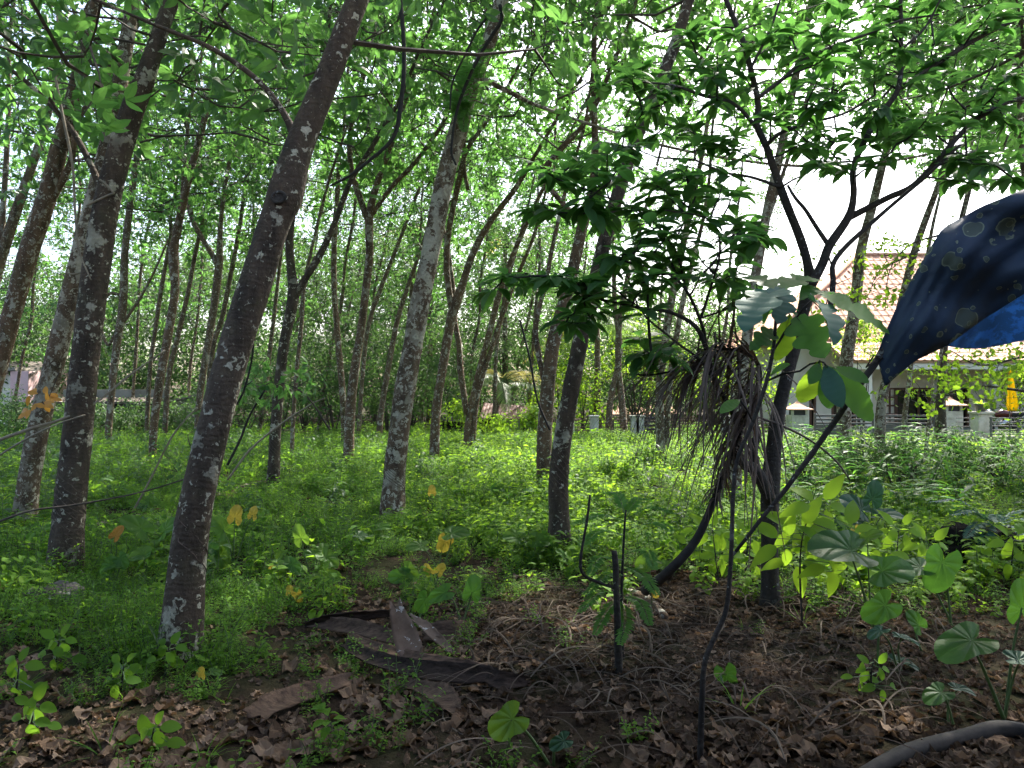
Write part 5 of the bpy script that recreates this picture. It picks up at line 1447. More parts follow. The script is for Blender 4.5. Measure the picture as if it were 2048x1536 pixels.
# ------------------------------------------------------------------ tarpaulin
def tarp_mat(name, base, base2, trans, tmix, spots):
    m, N, L, B, O = new_mat(name)
    v = coords(N, L, False)
    n = noise_n(N, L, v, 3.5, 5.0, .65); r = ramp(N, [(.35, base2), (.65, base)]); L.new(n, r.inputs[0]); col = r.outputs[0]
    if spots:
        nw = N.new('ShaderNodeTexNoise'); nw.inputs['Scale'].default_value = 30.0; L.new(v, nw.inputs['Vector'])
        wv = N.new('ShaderNodeVectorMath'); wv.operation = 'MULTIPLY_ADD'; L.new(nw.outputs['Color'], wv.inputs[0]); wv.inputs[1].default_value = (.02, .02, .02); L.new(v, wv.inputs[2])
        for s_, k in ((10.0, .97), (22.0, .75)):
            vo = N.new('ShaderNodeTexVoronoi'); vo.inputs['Scale'].default_value = s_; L.new(wv.outputs[0], vo.inputs['Vector'])
            se = N.new('ShaderNodeSeparateColor'); L.new(vo.outputs['Color'], se.inputs[0])
            rad = math_n(N, L, 'MULTIPLY', math_n(N, L, 'SUBTRACT', se.outputs[0], 1 - k), .52)
            e = math_n(N, L, 'SUBTRACT', rad, vo.outputs['Distance'])
            ins = math_n(N, L, 'MULTIPLY', e, 60.0, clamp=True)
            ring = math_n(N, L, 'MULTIPLY', ins, math_n(N, L, 'SUBTRACT', 1.0, math_n(N, L, 'MULTIPLY', math_n(N, L, 'SUBTRACT', e, .03), 30.0, clamp=True), clamp=True))
            col = mixc(N, L, math_n(N, L, 'MULTIPLY', ins, .65), col, (.085, .100, .055))
            col = mixc(N, L, math_n(N, L, 'MULTIPLY', ring, .7), col, (.22, .25, .16))
    else:
        d = ramp(N, [(.50, (1, 1, 1)), (.58, (0, 0, 0))]); L.new(noise_n(N, L, v, 14.0, 5.0, .65), d.inputs[0])
        col = mixc(N, L, math_n(N, L, 'MULTIPLY', d.outputs[0], .9), col, (.006, .010, .022))
    L.new(col, B.inputs['Base Color']); B.inputs['Roughness'].default_value = .55; B.inputs['Specular IOR Level'].default_value = .35
    # woven tape texture
    bump(N, L, noise_n(N, L, v, 120.0, 2.0), .25, .002, B.inputs['Normal'])
    t = N.new('ShaderNodeBsdfTranslucent')
    tc = mixc(N, L, 1.0, col, trans, 'MULTIPLY') if not spots else None
    if tc is not None: L.new(mixc(N, L, .25, col, trans), t.inputs['Color'])
    else: t.inputs['Color'].default_value = rgb(trans)
    mx = N.new('ShaderNodeMixShader'); mx.inputs[0].default_value = tmix
    L.new(B.outputs[0], mx.inputs[1]); L.new(t.outputs[0], mx.inputs[2]); L.new(mx.outputs[0], O.inputs['Surface'])
    return m
M['tarp_out'] = tarp_mat('mouldy_tarpaulin', (.024, .044, .074), (.014, .026, .048), (.01, .03, .08), .12, True)
M['tarp_in'] = tarp_mat('backlit_blue_tarpaulin', (.012, .060, .22), (.008, .035, .14), (.03, .17, .55), .42, False)  # brighter blue: light shining through the back layer put into the colour
def interp(tab, x):
    for (a, b), (c, d) in zip(tab, tab[1:]):
        if x <= c: return b + (d - b) * (x - a) / (c - a)
    return tab[-1][1]
def tarpaulin():
    top = [(1757, 702), (1768, 672), (1800, 600), (1850, 512), (1885, 456), (1960, 415), (2048, 378), (2200, 318), (2500, 205)]
    bot = [(1757, 716), (1764, 768), (1771, 772), (1792, 752), (1828, 722), (1868, 703), (1895, 690), (1960, 642), (2048, 586), (2200, 500), (2500, 380)]
    inn = [(1757, 708), (1790, 735), (1850, 705), (1895, 692), (1925, 697), (1965, 697), (2005, 690), (2048, 680), (2200, 664), (2500, 640)]
    Yf = lambda x: 3.35 - .75 * (x - 1757) / 743
    c = at(1760, 720, 3.35)
    root = thing('tarpaulin', 'dark blue mould-spotted tarpaulin drooping to a tied corner at upper right', 'tarpaulin', c)
    mb = MB(); vv, ff = [], []; nx, nz = 46, 14
    xs = [1757 + (2500 - 1757) * ((i / nx) ** 1.6) for i in range(nx + 1)]
    for x in xs:
        for j in range(nz + 1):
            s = j / nz; py = interp(top, x) * (1 - s) + interp(bot, x) * s
            k = (x - 1757) / 743
            bulge = .05 * math.sin(s * 3.1 + x * .012) * min(1, k * 5) + .022 * math.sin(s * 9 - x * .035) * min(1, k * 6) + .012 * math.sin(s * 21 + x * .05 + 2 * math.sin(x * .02)) * min(1, k * 8) - .12 * s * (1 - s) * min(1, k * 4)
            vv.append(at(x + 3 * math.sin(s * 7), py, Yf(x) + bulge))
    for i in range(nx):
        for j in range(nz):
            b = i * (nz + 1) + j; ff.append((b, b + 1, b + nz + 2, b + nz + 1))
    mb.add(vv, ff); o = mb.obj('hanging_flap', M['tarp_out'], root, True)
    so = o.modifiers.new('t', 'SOLIDIFY'); so.thickness = .003
    mb = MB(); vv, ff = [], []
    for x in xs:
        for j in range(nz + 1):
            s = j / nz; py = (interp(top, x) + 4) * (1 - s) + interp(inn, x) * s
            k = (x - 1757) / 743
            vv.append(at(x, py, Yf(x) + .012 + (.55 * s) * min(1, k * 3) + .02 * math.sin(s * 6 + x * .03) * min(1, k * 4)))
    for i in range(nx):
        for j in range(nz): b = i * (nz + 1) + j; ff.append((b, b + 1, b + nz + 2, b + nz + 1))
    mb.add(vv, ff); mb.obj('inner_sheet', M['tarp_in'], root, True)
    # cords from the far corners to the posts of the added eave
    mb = MB(); e1, e2 = at(2495, 208, Yf(2495)), at(2495, 640, Yf(2495) + .5)
    tube(mb, [e1, e1.lerp(Vector((4.5, .36, 2.6)), .5) + Vector((0, 0, -.04)), Vector((4.5, .36, 2.6))], [.006] * 3, 5)
    tube(mb, [e2, e2.lerp(Vector((4.5, .36, 1.7)), .5) + Vector((0, 0, -.04)), Vector((4.5, .36, 1.7))], [.006] * 3, 5)
    mb.obj('guy_cords', M['vine'], root)['kind'] = 'stuff'
    # the stick it is tied to
    a, e = at(1772, 690, 3.36), at(1463, 1112, Ysap + .15)
    st = thing('prop_stick', 'slanting stick running from the tarpaulin corner down to the sapling', 'stick', e)
    n = 12; pts = [a.lerp(e, i / n) + Vector((U(-.006, .006), U(-.006, .006), U(-.006, .006) - .03 * math.sin(math.pi * i / n))) for i in range(n + 1)]
    mb = MB(); tube(mb, pts, [.017 - .010 * (i / n) for i in range(n + 1)], 8, 0, .10, 9.0); mb.obj('shaft', M['bark_d'], st, True)
    mb = MB(); kn = pts[1]
    tube(mb, [kn + Vector((-.02, 0, -.02)), kn + Vector((.03, -.02, .03)), kn + Vector((-.01, -.02, .04)), kn + Vector((-.03, .01, -.01)), kn + Vector((.02, .0, .03))], [.004] * 5, 5); mb.obj('cord', M['twig_dark'], st, True)
tarpaulin()
# ------------------------------------------------------------------ palm sheaths lying in front
M['sheath'] = plain_mat('palm_sheath', (0.135, 0.090, 0.062), (0.040, 0.027, 0.020), 9.0, .9, .1, .8, .006, stretch=(.7, 5, 5))
M['sheath_dark'] = plain_mat('dark_palm_sheath', (0.062, 0.044, 0.034), (0.014, 0.011, 0.009), 8.0, .9, .1, .8, .006, stretch=(.7, 5, 5))
def patched():
    m, N, L, B, O = new_mat('bleached_palm_sheath'); v = coords(N, L)
    n = noise_n(N, L, v, 10.0, 5.0, .65); r = ramp(N, [(.3, (.10, .062, .040)), (.7, (.20, .135, .090))]); L.new(n, r.inputs[0])
    p = ramp(N, [(.60, (0, 0, 0)), (.63, (1, 1, 1))]); L.new(noise_n(N, L, v, 22.0, 4.0, .65, .6), p.inputs[0])
    L.new(mixc(N, L, p.outputs[0], r.outputs[0], (.52, .48, .42)), B.inputs['Base Color']); B.inputs['Roughness'].default_value = .85
    bump(N, L, n, .5, .004, B.inputs['Normal']); return m
M['sheath_patched'] = patched()
def sheath(label, tr, wpx, hint, cup, mat, twist=0.0, thick=.007):
    """a curved strip of palm sheath: tr = (px, py, Y) along it, wpx = widths, hint = direction of its open side"""
    P = []
    for (px, py, lift), w in zip(tr, wpx):
        Y = ground_at(px, py + w * .42 + lift).y; P.append((*at(px, py, Y), w / F * Y))
    s = catmull(P, 7); q = [Vector(p[:3]) for p in s]; n = len(q); m = 6
    vt, vb, ff = [], [], []
    for i in range(n):
        d = q[min(i + 1, n - 1)] - q[max(i - 1, 0)]
        h = Matrix.Rotation(twist * (i / (n - 1) - .5), 3, d.normalized()) @ Vector(hint)
        d, sd, u = frame(d, h); w = s[i][3] * (1 + U(-.07, .07))
        for j in range(m + 1):
            t = (j / m - .5) * 2; a = t * cup
            k = (math.sin(a) / max(cup, .01)) if cup > .02 else t; c = (1 - math.cos(a)) / max(cup, .01)
            p = q[i] + sd * w * .5 * k + u * w * .5 * c + Vector((U(-1, 1), U(-1, 1), U(-1, 1))) * .0030 + (d * U(-.035, .035) if i in (0, n - 1) else Vector((0, 0, 0)))
            vt.append(p); vb.append(p - u * thick)
    mb = MB(); N0 = len(vt)
    for i in range(n - 1):
        for j in range(m):
            b = i * (m + 1) + j; c = b + m + 1
            ff += [(b, b + 1, c + 1, c), (N0 + b, N0 + c, N0 + c + 1, N0 + b + 1)]
        for j in (0, m):
            b = i * (m + 1) + j; c = b + m + 1; ff.append((b, c, N0 + c, N0 + b) if j == 0 else (b, N0 + b, N0 + c, c))
    for i in (0, n - 1):
        for j in range(m): b = i * (m + 1) + j; ff.append((b, N0 + b, N0 + b + 1, b + 1))
    mb.add(vt + vb, ff)
    zl = min(p.z - gh(p.x, p.y) for p in vt + vb)
    o = mb.obj('palm_sheath', M[mat], None, True, tuple(q[0]))
    return tag(o, label, 'palm sheath', 'dry palm sheaths lying in front')
sheath('upright tan palm sheath with white patches in the pile', [(790, 1208, 106), (800, 1240, 70), (812, 1275, 32), (826, 1312, 0)], [26, 40, 52, 50], (.15, -1, .35), .5, 'sheath_patched')
sheath('thin dark sheath arching behind the upright tan one', [(612, 1250, 8), (655, 1238, 22), (720, 1231, 24), (785, 1226, 22)], [12, 20, 22, 18], (0, -.9, -.3), .4, 'sheath_dark')
sheath('dark sheath running left from the upright tan one', [(622, 1246, 10), (680, 1250, 10), (735, 1260, 10), (795, 1278, 6)], [20, 32, 34, 28], (.1, -.8, .5), .6, 'sheath')
sheath('narrow tan strip sloping right from the upright sheath', [(824, 1234, 50), (850, 1252, 36), (880, 1280, 14), (910, 1308, 0)], [10, 20, 20, 11], (-.2, -.7, .7), .5, 'sheath_patched')
sheath('flat dark brown sheath behind the right end of the pile', [(848, 1264, 4), (880, 1264, 4), (915, 1260, 4), (944, 1252, 8)], [32, 42, 42, 24], (0, -.9, .45), .25, 'sheath')
sheath('long dark trough-shaped sheath across the front of the pile', [(690, 1290, 10), (740, 1316, 6), (820, 1338, 4), (910, 1348, 4), (970, 1350, 8), (1000, 1360, 6), (1056, 1362, 2)], [22, 36, 44, 46, 42, 40, 22], (.05, -.75, .65), .9, 'sheath_dark', .5)
sheath('narrow dark sheath inside the long trough-shaped one', [(700, 1270, 16), (757, 1296, 14), (835, 1316, 16), (913, 1328, 16), (985, 1336, 14)], [12, 24, 26, 24, 14], (.05, -.6, .8), .6, 'sheath')
sheath('grey brown sheath lying at the left front of the pile', [(506, 1434, 2), (550, 1406, 6), (620, 1382, 8), (704, 1356, 8)], [48, 48, 42, 28], (.1, -.7, .75), .45, 'sheath')
sheath('broad hoof-ended sheath base nearest the camera in the pile', [(796, 1362, 2), (845, 1376, 4), (885, 1392, 6), (910, 1424, 2)], [20, 32, 54, 36], (.2, -.8, .6), .7, 'sheath')

# ------------------------------------------------------------------ stump stick and the feathery sapling
def feather_plant():
    b = ground_at(1238, 1345); Y = b.y
    st = thing('dead_stick', 'bare dark stick standing upright with a thin curled side shoot', 'stick', (b.x, b.y, gh(b.x, b.y)))
    mb = MB(); tr = [(1238, 1352, 17), (1236, 1280, 15), (1233, 1190, 13), (1231, 1130, 12), (1228, 1102, 11)]
    s = catmull([(*at(px, py, Y), w * .5 / F * Y) for px, py, w in tr], 5); tube(mb, [Vector(p[:3]) for p in s], [p[3] for p in s], 8, 0, .15, 4.0); mb.obj('shaft', M['bark_d'], st, True)
    mb = MB(); tr = [(1230, 1176, 6), (1200, 1166, 6), (1168, 1150, 6), (1161, 1125, 6), (1167, 1080, 5), (1174, 1040, 5), (1180, 990, 4)]
    s = catmull([(*at(px, py, Y - .02 * i), w * .5 / F * Y) for i, (px, py, w) in enumerate(tr)], 5); tube(mb, [Vector(p[:3]) for p in s], [p[3] for p in s], 6); mb.obj('side_shoot', M['bark_d'], st, True)
    Yf = Y + .25; g = ground_at(1245, 1325)
    root = thing('feathery_sapling', 'feathery-leaved green sapling beside the bare dark stick', 'sapling', (at(1246, 1325, Yf).x, Yf, gh(0, Yf)))
    mb = MB(); tr = [(1246, 1330, 6), (1243, 1200, 6), (1246, 1110, 5), (1250, 1040, 4), (1252, 1020, 3)]
    s = catmull([(*at(px, py, Yf), w * .5 / F * Yf) for px, py, w in tr], 5); tube(mb, [Vector(p[:3]) for p in s], [p[3] for p in s], 6); mb.obj('stem', M['twig_dark'], root, True)
    fr = [((1250, 1042), (1200, 1030), (1145, 1048), -.1), ((1250, 1040), (1300, 1015), (1352, 1028), -.1), ((1250, 1060), (1310, 1045), (1345, 1062), -.3), ((1248, 1070), (1200, 1062), (1168, 1090), -.3), ((1250, 1030), (1235, 990), (1205, 985), .2), ((1250, 1035), (1275, 1000), (1300, 1000), .2),
          ((1246, 1110), (1290, 1100), (1310, 1140), -.4), ((1246, 1120), (1200, 1115), (1180, 1150), -.35), ((1244, 1190), (1200, 1185), (1158, 1225), -.35), ((1244, 1195), (1215, 1220), (1190, 1270), -.35), ((1244, 1190), (1280, 1205), (1300, 1250), -.3), ((1244, 1200), (1250, 1240), (1240, 1290), -.4), ((1246, 1130), (1285, 1150), (1315, 1190), -.35), ((1245, 1150), (1215, 1150), (1170, 1190), -.3)]
    for a, m, c, dy in fr:
        mb = MB(); P = [at(*a, Yf), at(*m, Yf + dy * .5), at(*c, Yf + dy)]
        frond_mesh(mb, P, 24, .066, .35, 0, .12, .017, 4, .0024); mb.obj('frond', [M['leaf_taro'], M['stem_green']], root)
feather_plant()

# ------------------------------------------------------------------ arum plants with heart shaped leaves
def arum_mesh(name, mat, L, cup=.25, wav=.02, narrow=1.0):
    nA, nR = 26, 4; vv, ff = [(0, 0, 0)], []
    ph = U(0, 6)
    for k in range(1, nR + 1):
        f = k / nR
        for i in range(nA):
            th = 2 * math.pi * i / nA; c = math.cos(th)
            a = abs((th + math.pi) % (2 * math.pi) - math.pi)          # 0 at the tip, pi at the notch
            r = .40 + .42 * max(0, c) ** 2.2 + .18 * max(0, -math.cos(a * 1.25)) - (.40 * sstep(2.65, 3.12, a))
            r *= f * L / .82 * (1 if a < 2.9 else 1)
            x, y = math.sin(th) * r * narrow, math.cos(th) * r
            z = cup * abs(x) * .55 - .35 * y * abs(y) / L * (1 if y > 0 else .6) + wav * L * math.sin(th * 6 + ph) * f
            vv.append((x, y, z))
    for i in range(nA): ff.append((0, 1 + i, 1 + (i + 1) % nA))
    for k in range(nR - 1):
        for i in range(nA):
            a, b = 1 + k * nA + i, 1 + k * nA + (i + 1) % nA; ff.append((a, a + nA, b + nA, b))
    mb = MB(); mb.add(vv, ff); me = mb.mesh(name, [M[mat]], True)
    return me
M['arum_green'] = veined_leaf('arum_green', (.022, .070, .016), (.040, .110, .022), (.075, .150, .040), (.15, .38, .04))
M['arum_lime'] = veined_leaf('arum_lime', (.040, .105, .016), (.070, .150, .022), (.10, .19, .04), (.26, .48, .045))
M['arum_blue'] = veined_leaf('arum_blue', (.024, .062, .034), (.038, .088, .046), (.06, .12, .07), (.06, .18, .05), .25)
M['arum_yellow'] = veined_leaf('arum_yellow', (.26, .20, .03), (.44, .34, .045), (.30, .30, .06), (.62, .50, .06), .38)
M['arum_orange'] = veined_leaf('arum_orange', (.22, .10, .025), (.42, .22, .05), (.36, .25, .08), (.55, .30, .05), .35)
ARUM = {k: [arum_mesh('leaf', m, 1.0, U(.1, .8), U(.015, .06), U(.8, 1.05)) for _ in range(5)] for k, m in (('leaf_taro', 'arum_green'), ('leaf_lime', 'arum_lime'), ('leaf_blue', 'arum_blue'), ('leaf_yellow', 'arum_yellow'), ('leaf_orange', 'arum_orange'))}
def arum(label, base, leaves, group=None, Y=None):
    """base pixel on the ground; leaves: (px, py, length px, image angle of the tip, facing 0 flat..1 to the camera, material)"""
    b = ground_at(*base)
    Y = Y or b.y
    root = thing('arum_plant', label, 'plant', (b.x, b.y, gh(b.x, b.y)), group)
    for (px, py, l, ang, face, mat) in leaves:
        yy = b.y + U(-.06, .06); c = at(px, py, yy); c.z = max(c.z, gh(c.x, c.y) + .03)
        a = math.radians(ang); tip = Vector((math.cos(a), -.5 * (1 - face), math.sin(a) * (.35 + .65 * face) - .15 * (1 - face)))
        nrm = Vector((U(-.25, .25), -face, 1.05 - face))
        place(ARUM[mat][random.randrange(5)], 'leaf', root, leaf_matrix(c, tip, nrm, l / F * yy * (.41 if mat in ('leaf_yellow', 'leaf_orange') else .50)))
        mb = MB(); f = Vector((b.x + U(-.02, .02), b.y + U(-.02, .02), gh(b.x, b.y) - .02)); mid = f.lerp(c, .55) + Vector((U(-.02, .02), .02, .03))
        s = [Vector(p) for p in catmull([tuple(f), tuple(mid), tuple(c)], 5)]; w = .0032 + .0014 * l / 50
        tube(mb, s, [w * (1.4 - .8 * i / (len(s) - 1)) for i in range(len(s))], 6); mb.obj('stalk', M['stem_green'], root, True)
    return root
T_, Lm, Bl, Ye, Dk = 'leaf_taro', 'leaf_lime', 'leaf_blue', 'leaf_yellow', 'leaf_dark'
arum('tall arum with the largest dark green leaf right of the small tree', (1746, 1262), [(1698, 1100, 165, 150, .45, T_), (1768, 1142, 120, 20, .6, T_), (1735, 1075, 60, 60, .4, Lm)])
arum('arum with a notched upright leaf over the dark soil', (1752, 1335), [(1768, 1212, 95, 215, .85, T_)])
arum('arum with two broad leaves before the fern hollow', (1904, 1252), [(1884, 1128, 118, 250, .75, T_), (1838, 1135, 95, 170, .4, T_)])
arum('arum at the right edge with wide drooping leaves', (2012, 1440), [(1940, 1282, 150, 185, .35, T_), (2044, 1215, 110, 90, .7, T_), (2040, 1320, 90, 20, .3, Bl)])
arum('small arum with a yellowing half-folded leaf at bottom centre', (1108, 1532), [(1022, 1440, 105, 215, .7, Lm)])
arum('tiny arum with one bluish heart leaf at bottom centre', (1112, 1528), [(1126, 1482, 60, 200, .5, Bl)])
arum('single hanging arum leaf beside the thin sapling stem', (1452, 1372), [(1452, 1350, 80, 285, .95, T_)])
arum('low arum with flat leaves among the litter at right', (1902, 1460), [(1880, 1386, 75, 190, .3, T_), (1918, 1378, 60, 15, .2, Bl)])
arum('bluish flat-leaved seedling row before the tall arum', (1800, 1345), [(1760, 1262, 62, 180, .1, Bl), (1805, 1276, 62, 10, .1, Bl), (1800, 1325, 75, 10, .15, Bl)])
arum('upright oval seedling leaf right of the bluish seedlings', (1840, 1300), [(1836, 1248, 60, 120, .8, T_)])
arum('paired bright arum leaves above the flat dark sheath', (925, 1245), [(888, 1186, 66, 200, .6, T_), (944, 1184, 66, 80, .85, T_)])
arum('arum left of the paired bright leaves', (838, 1240), [(850, 1200, 60, 240, .8, T_)])
arum('arum between nearest trunk and pile, notched leaf facing front', (628, 1165), [(602, 1076, 58, 110, .9, Lm), (652, 1115, 60, 330, .35, Lm)])
arum('clump of arums right beside the nearest trunk', (470, 1150), [(446, 1060, 66, 120, .7, Lm), (470, 1035, 60, 80, .8, Ye), (438, 1090, 60, 300, .5, Lm), (505, 1030, 44, 80, .9, Ye)])
arum('arum clump left of the nearest trunk with long lime leaves', (310, 1130), [(280, 1056, 80, 120, .5, Lm), (330, 1060, 70, 60, .5, T_), (302, 1098, 66, 190, .3, Lm), (350, 1092, 60, 350, .4, Lm)])
arum('arum with a yellow leaf fringe left of the nearest trunk', (228, 1150), [(232, 1070, 52, 60, .8, 'leaf_orange'), (245, 1112, 50, 220, .6, Lm)])
arum('arum with one yellow leaf before the pale centre trunk', (880, 1150), [(890, 1082, 62, 250, .9, Ye), (905, 1066, 66, 30, .4, Lm), (840, 1092, 56, 160, .4, Lm)])
arum('arum with two small yellow leaves below the other yellow one', (868, 1185), [(858, 1142, 40, 120, .9, Ye), (878, 1142, 42, 60, .8, Ye)])
arum('withering arum with crumpled yellow leaves right of the nearest trunk', (588, 1215), [(580, 1185, 36, 100, .9, Ye), (596, 1190, 40, 290, .9, Ye)])
arum('arum seedling with a pale yellow leaf left of the pile', (550, 1165), [(548, 1136, 36, 60, .8, Ye)])
arum('arum with orange leaf at the left edge', (12, 1200), [(10, 1172, 38, 150, .8, 'leaf_orange')])
arum('arum with a dull yellow leaf at the foot of the nearest trunk', (402, 1370), [(402, 1350, 38, 90, .9, Ye), (425, 1344, 40, 20, .4, Lm)])
arum('arum with a round leaf right of the feathery sapling', (1300, 1180), [(1302, 1122, 66, 200, .7, Lm), (1332, 1130, 46, 20, .5, Lm)])
arum('small arum with two leaves left of the dark flared trunk', (1060, 1130), [(1035, 1075, 60, 150, .5, Lm), (1075, 1082, 60, 20, .5, Lm)])
arum('arum seedling with yellow leaf at the dead frond foot', (1310, 1225), [(1310, 1184, 34, 280, .9, Ye)])
arum('pale lone arum leaf standing before the centre trunk', (862, 1030), [(864, 984, 34, 90, .9, Ye)])
arum('bluish leaved arum right of the small dark tree', (1740, 1090), [(1720, 1018, 90, 130, .6, Bl), (1765, 1030, 80, 30, .3, Bl), (1700, 1040, 80, 200, .4, Bl), (1745, 995, 70, 80, .7, Bl)])
arum('arum with a yellow leaf between the tall arum and the fern hollow', (1705, 1130), [(1712, 1062, 44, 300, .8, Ye), (1690, 1050, 44, 120, .6, Lm)])
for k in range(46):
    px, py = U(180, 1180), U(985, 1205)
    if k > 36: px, py = U(1150, 2040), U(960, 1130)
    if cover(px, py) < .4: continue
    h = U(25, 60) * 250 / max(200, (py - 790)) * (py - 790) / 250
    arum('small bright green arum among the low herbs', (px, py), [(px + U(-25, 25), py - U(.5, 1) * h, U(30, 48) * ((py - 790) / 300), U(0, 360), U(.2, .8), Lm if random.random() < .7 else T_) for _ in range(random.choice((1, 2, 2, 3)))], 'small arums among the herbs')

# ------------------------------------------------------------------ lime sapling and lance-leaved plants on the right
def stem_leaf_plant(label, base, tr, leaves, L, W, mat, name='sapling', cat='sapling', prof=ellip, droop=(.4, 1.0), group=None, stem='twig_dark'):
    b = ground_at(*base); Y = b.y
    root = thing(name, label, cat, (b.x, b.y, gh(b.x, b.y)), group)
    s = [Vector(p) for p in catmull([tuple(ground_at(*base) + Vector((0, 0, -.02)))] + [tuple(at(px, py, Y)) for px, py in tr], 5)]
    mb = MB(); tube(mb, s, [.006 * (1.2 - .8 * i / (len(s) - 1)) for i in range(len(s))], 6); mb.obj('stem', M[stem], root, True)
    for (px, py, ang, dy, sc_) in leaves:
        a = math.radians(ang); c = at(px, py, Y + dy)
        near = min(s, key=lambda q: (q - c).length)
        mb = MB(); tube(mb, [near, c], [.0025, .002], 4); mb.obj('leaf_stalk', M['stem_green'], root)
        mb = MB(); blade(mb, c, (math.cos(a), U(-.4, .4), math.sin(a)), (U(-.2, .2), -.75, .7), L * sc_, W * sc_, 8, prof, U(.05, .25), U(*droop)); mb.obj('leaf', M[mat], root, True)
    return root
def fan(cx, cy, n, r=18): return [(cx + r * math.cos(a), cy - r * math.sin(a) * .6, math.degrees(a), U(-.12, .12), U(.8, 1.2)) for a in [k * 2 * math.pi / n + U(-.2, .2) for k in range(n)]]
stem_leaf_plant('sapling with bright sunlit lime leaves right of the small dark trunk', (1605, 1250), [(1600, 1150), (1604, 1080), (1622, 1020), (1640, 985)], fan(1600, 1060, 5, 22) + fan(1640, 1010, 6, 20) + fan(1650, 1090, 6, 22) + fan(1590, 1120, 4, 20) + fan(1670, 1130, 4, 20) + fan(1570, 1085, 5, 20) + fan(1690, 1060, 5, 20), .20, .082, 'leaf_lime', prof=acumin)
stem_leaf_plant('thin sapling with few small leaves left of the small dark trunk', (1440, 1180), [(1432, 1120), (1425, 1060)], fan(1425, 1060, 5, 14) + fan(1445, 1110, 4, 14), .15, .06, 'leaf_lime', prof=acumin)
stem_leaf_plant('leafy lime sapling behind the big arum leaf', (1690, 1190), [(1694, 1140), (1698, 1100)], fan(1698, 1100, 6, 20) + fan(1676, 1135, 5, 20) + fan(1716, 1150, 4, 18), .15, .07, 'leaf_lime', prof=acumin)
stem_leaf_plant('leafy lime sapling before the fern hollow', (1850, 1180), [(1854, 1130), (1858, 1090)], fan(1858, 1090, 6, 20) + fan(1836, 1125, 5, 20) + fan(1876, 1140, 4, 18), .15, .07, 'leaf_lime', prof=acumin)
stem_leaf_plant('lime seedling right of the dead frond foot', (1400, 1150), [(1404, 1100), (1408, 1060)], fan(1408, 1060, 6, 20) + fan(1386, 1095, 5, 20) + fan(1426, 1110, 4, 18), .15, .07, 'leaf_lime', prof=acumin)
stem_leaf_plant('leafy lime sapling at the right edge', (2020, 1170), [(2024, 1120), (2028, 1080)], fan(2028, 1080, 6, 20) + fan(2006, 1115, 5, 20) + fan(2046, 1130, 4, 18), .15, .07, 'leaf_lime', prof=acumin)
stem_leaf_plant('broad lime seedling left of the fern hollow', (1790, 1150), [(1794, 1100), (1798, 1060)], fan(1798, 1060, 6, 20) + fan(1776, 1095, 5, 20) + fan(1816, 1110, 4, 18), .15, .07, 'leaf_lime', prof=acumin)
stem_leaf_plant('lime seedling between dead frond and small tree', (1490, 1160), [(1494, 1110), (1498, 1070)], fan(1498, 1070, 6, 20) + fan(1476, 1105, 5, 20) + fan(1516, 1120, 4, 18), .15, .07, 'leaf_lime', prof=acumin)
stem_leaf_plant('small dark seedling with serrated leaves on the bare litter', (1745, 1400), [(1742, 1350), (1748, 1318)], fan(1748, 1335, 6, 16) + fan(1720, 1355, 4, 14) + fan(1765, 1370, 4, 14), .07, .035, 'leaf_herb')
for i, (px, py, h) in enumerate([(60, 1470, 60), (240, 1390, 60), (300, 1500, 45), (30, 1400, 70), (110, 1340, 60), (330, 1350, 55)]):
    stem_leaf_plant(['three-leaved seedling at the bottom left corner', 'broad-leaved seedling left below the nearest trunk', 'low seedling with split leaves among the front litter', 'leafy seedling at the left edge above the bottom corner', 'bushy seedling left of the nearest trunk foot', 'round-leaved seedling touching the nearest trunk foot'][i], (px, py), [(px + 5, py - h * .6), (px + 8, py - h)], fan(px + 8, py - h, 5, 12) + fan(px - 4, py - h * .5, 4, 14) + fan(px + 22, py - h * .35, 3, 12), .078, .046, 'leaf_herb', 'seedling', 'seedling')
def lance_plant(label, px, py, h, group):
    b = ground_at(px, py); root = thing('lance_leaf_plant', label, 'plant', (b.x, b.y, gh(b.x, b.y)), group)
    for k in range(random.choice((3, 4, 5))):
        a = U(0, 6.28); f = Vector((b.x + U(-.15, .15), b.y + U(-.15, .15), gh(b.x, b.y) - .02)); hh = h * U(.7, 1.15)
        top = f + Vector((math.cos(a) * hh * .35, math.sin(a) * hh * .35, hh)); s = [Vector(p) for p in catmull([tuple(f), tuple(f.lerp(top, .5) + Vector((0, 0, .06 * hh))), tuple(top)], 5)]
        mb = MB(); tube(mb, s, [.006 * (1.2 - .8 * i / 10) for i in range(11)], 5); st = mb.obj('stem', M['stem_green'], root)
        for j in range(9):
            t = .3 + .7 * j / 8; p = s[int(t * 10)]; aa = a + (1.57 if j % 2 else -1.57) + U(-.4, .4)
            mb = MB(); blade(mb, p, (math.cos(aa), math.sin(aa), U(.1, .6)), (0, 0, 1), U(.26, .44), U(.045, .07), 6, lance, .3, U(.4, 1.1)); mb.obj('leaf', M['leaf_taro'] if random.random() < .45 else M['leaf_dark'], st)
for (px, py, h) in [(1590, 1000, .75), (1640, 990, .85), (1680, 975, .8), (1720, 985, .9), (1750, 965, .85), (1790, 980, .9), (1825, 965, .95), (1860, 985, .9), (1895, 970, .9), (1930, 985, .85), (1965, 975, .8), (2000, 990, .75), (1615, 965, .85), (1705, 1010, .8), (1770, 1015, .85), (1850, 1020, .8), (1920, 1025, .75), (2040, 1000, .7)]:
    lance_plant('tall lance-leaved plant in the green bank before the house', px, py, h * 1.02, 'lance-leaved plants before the house')

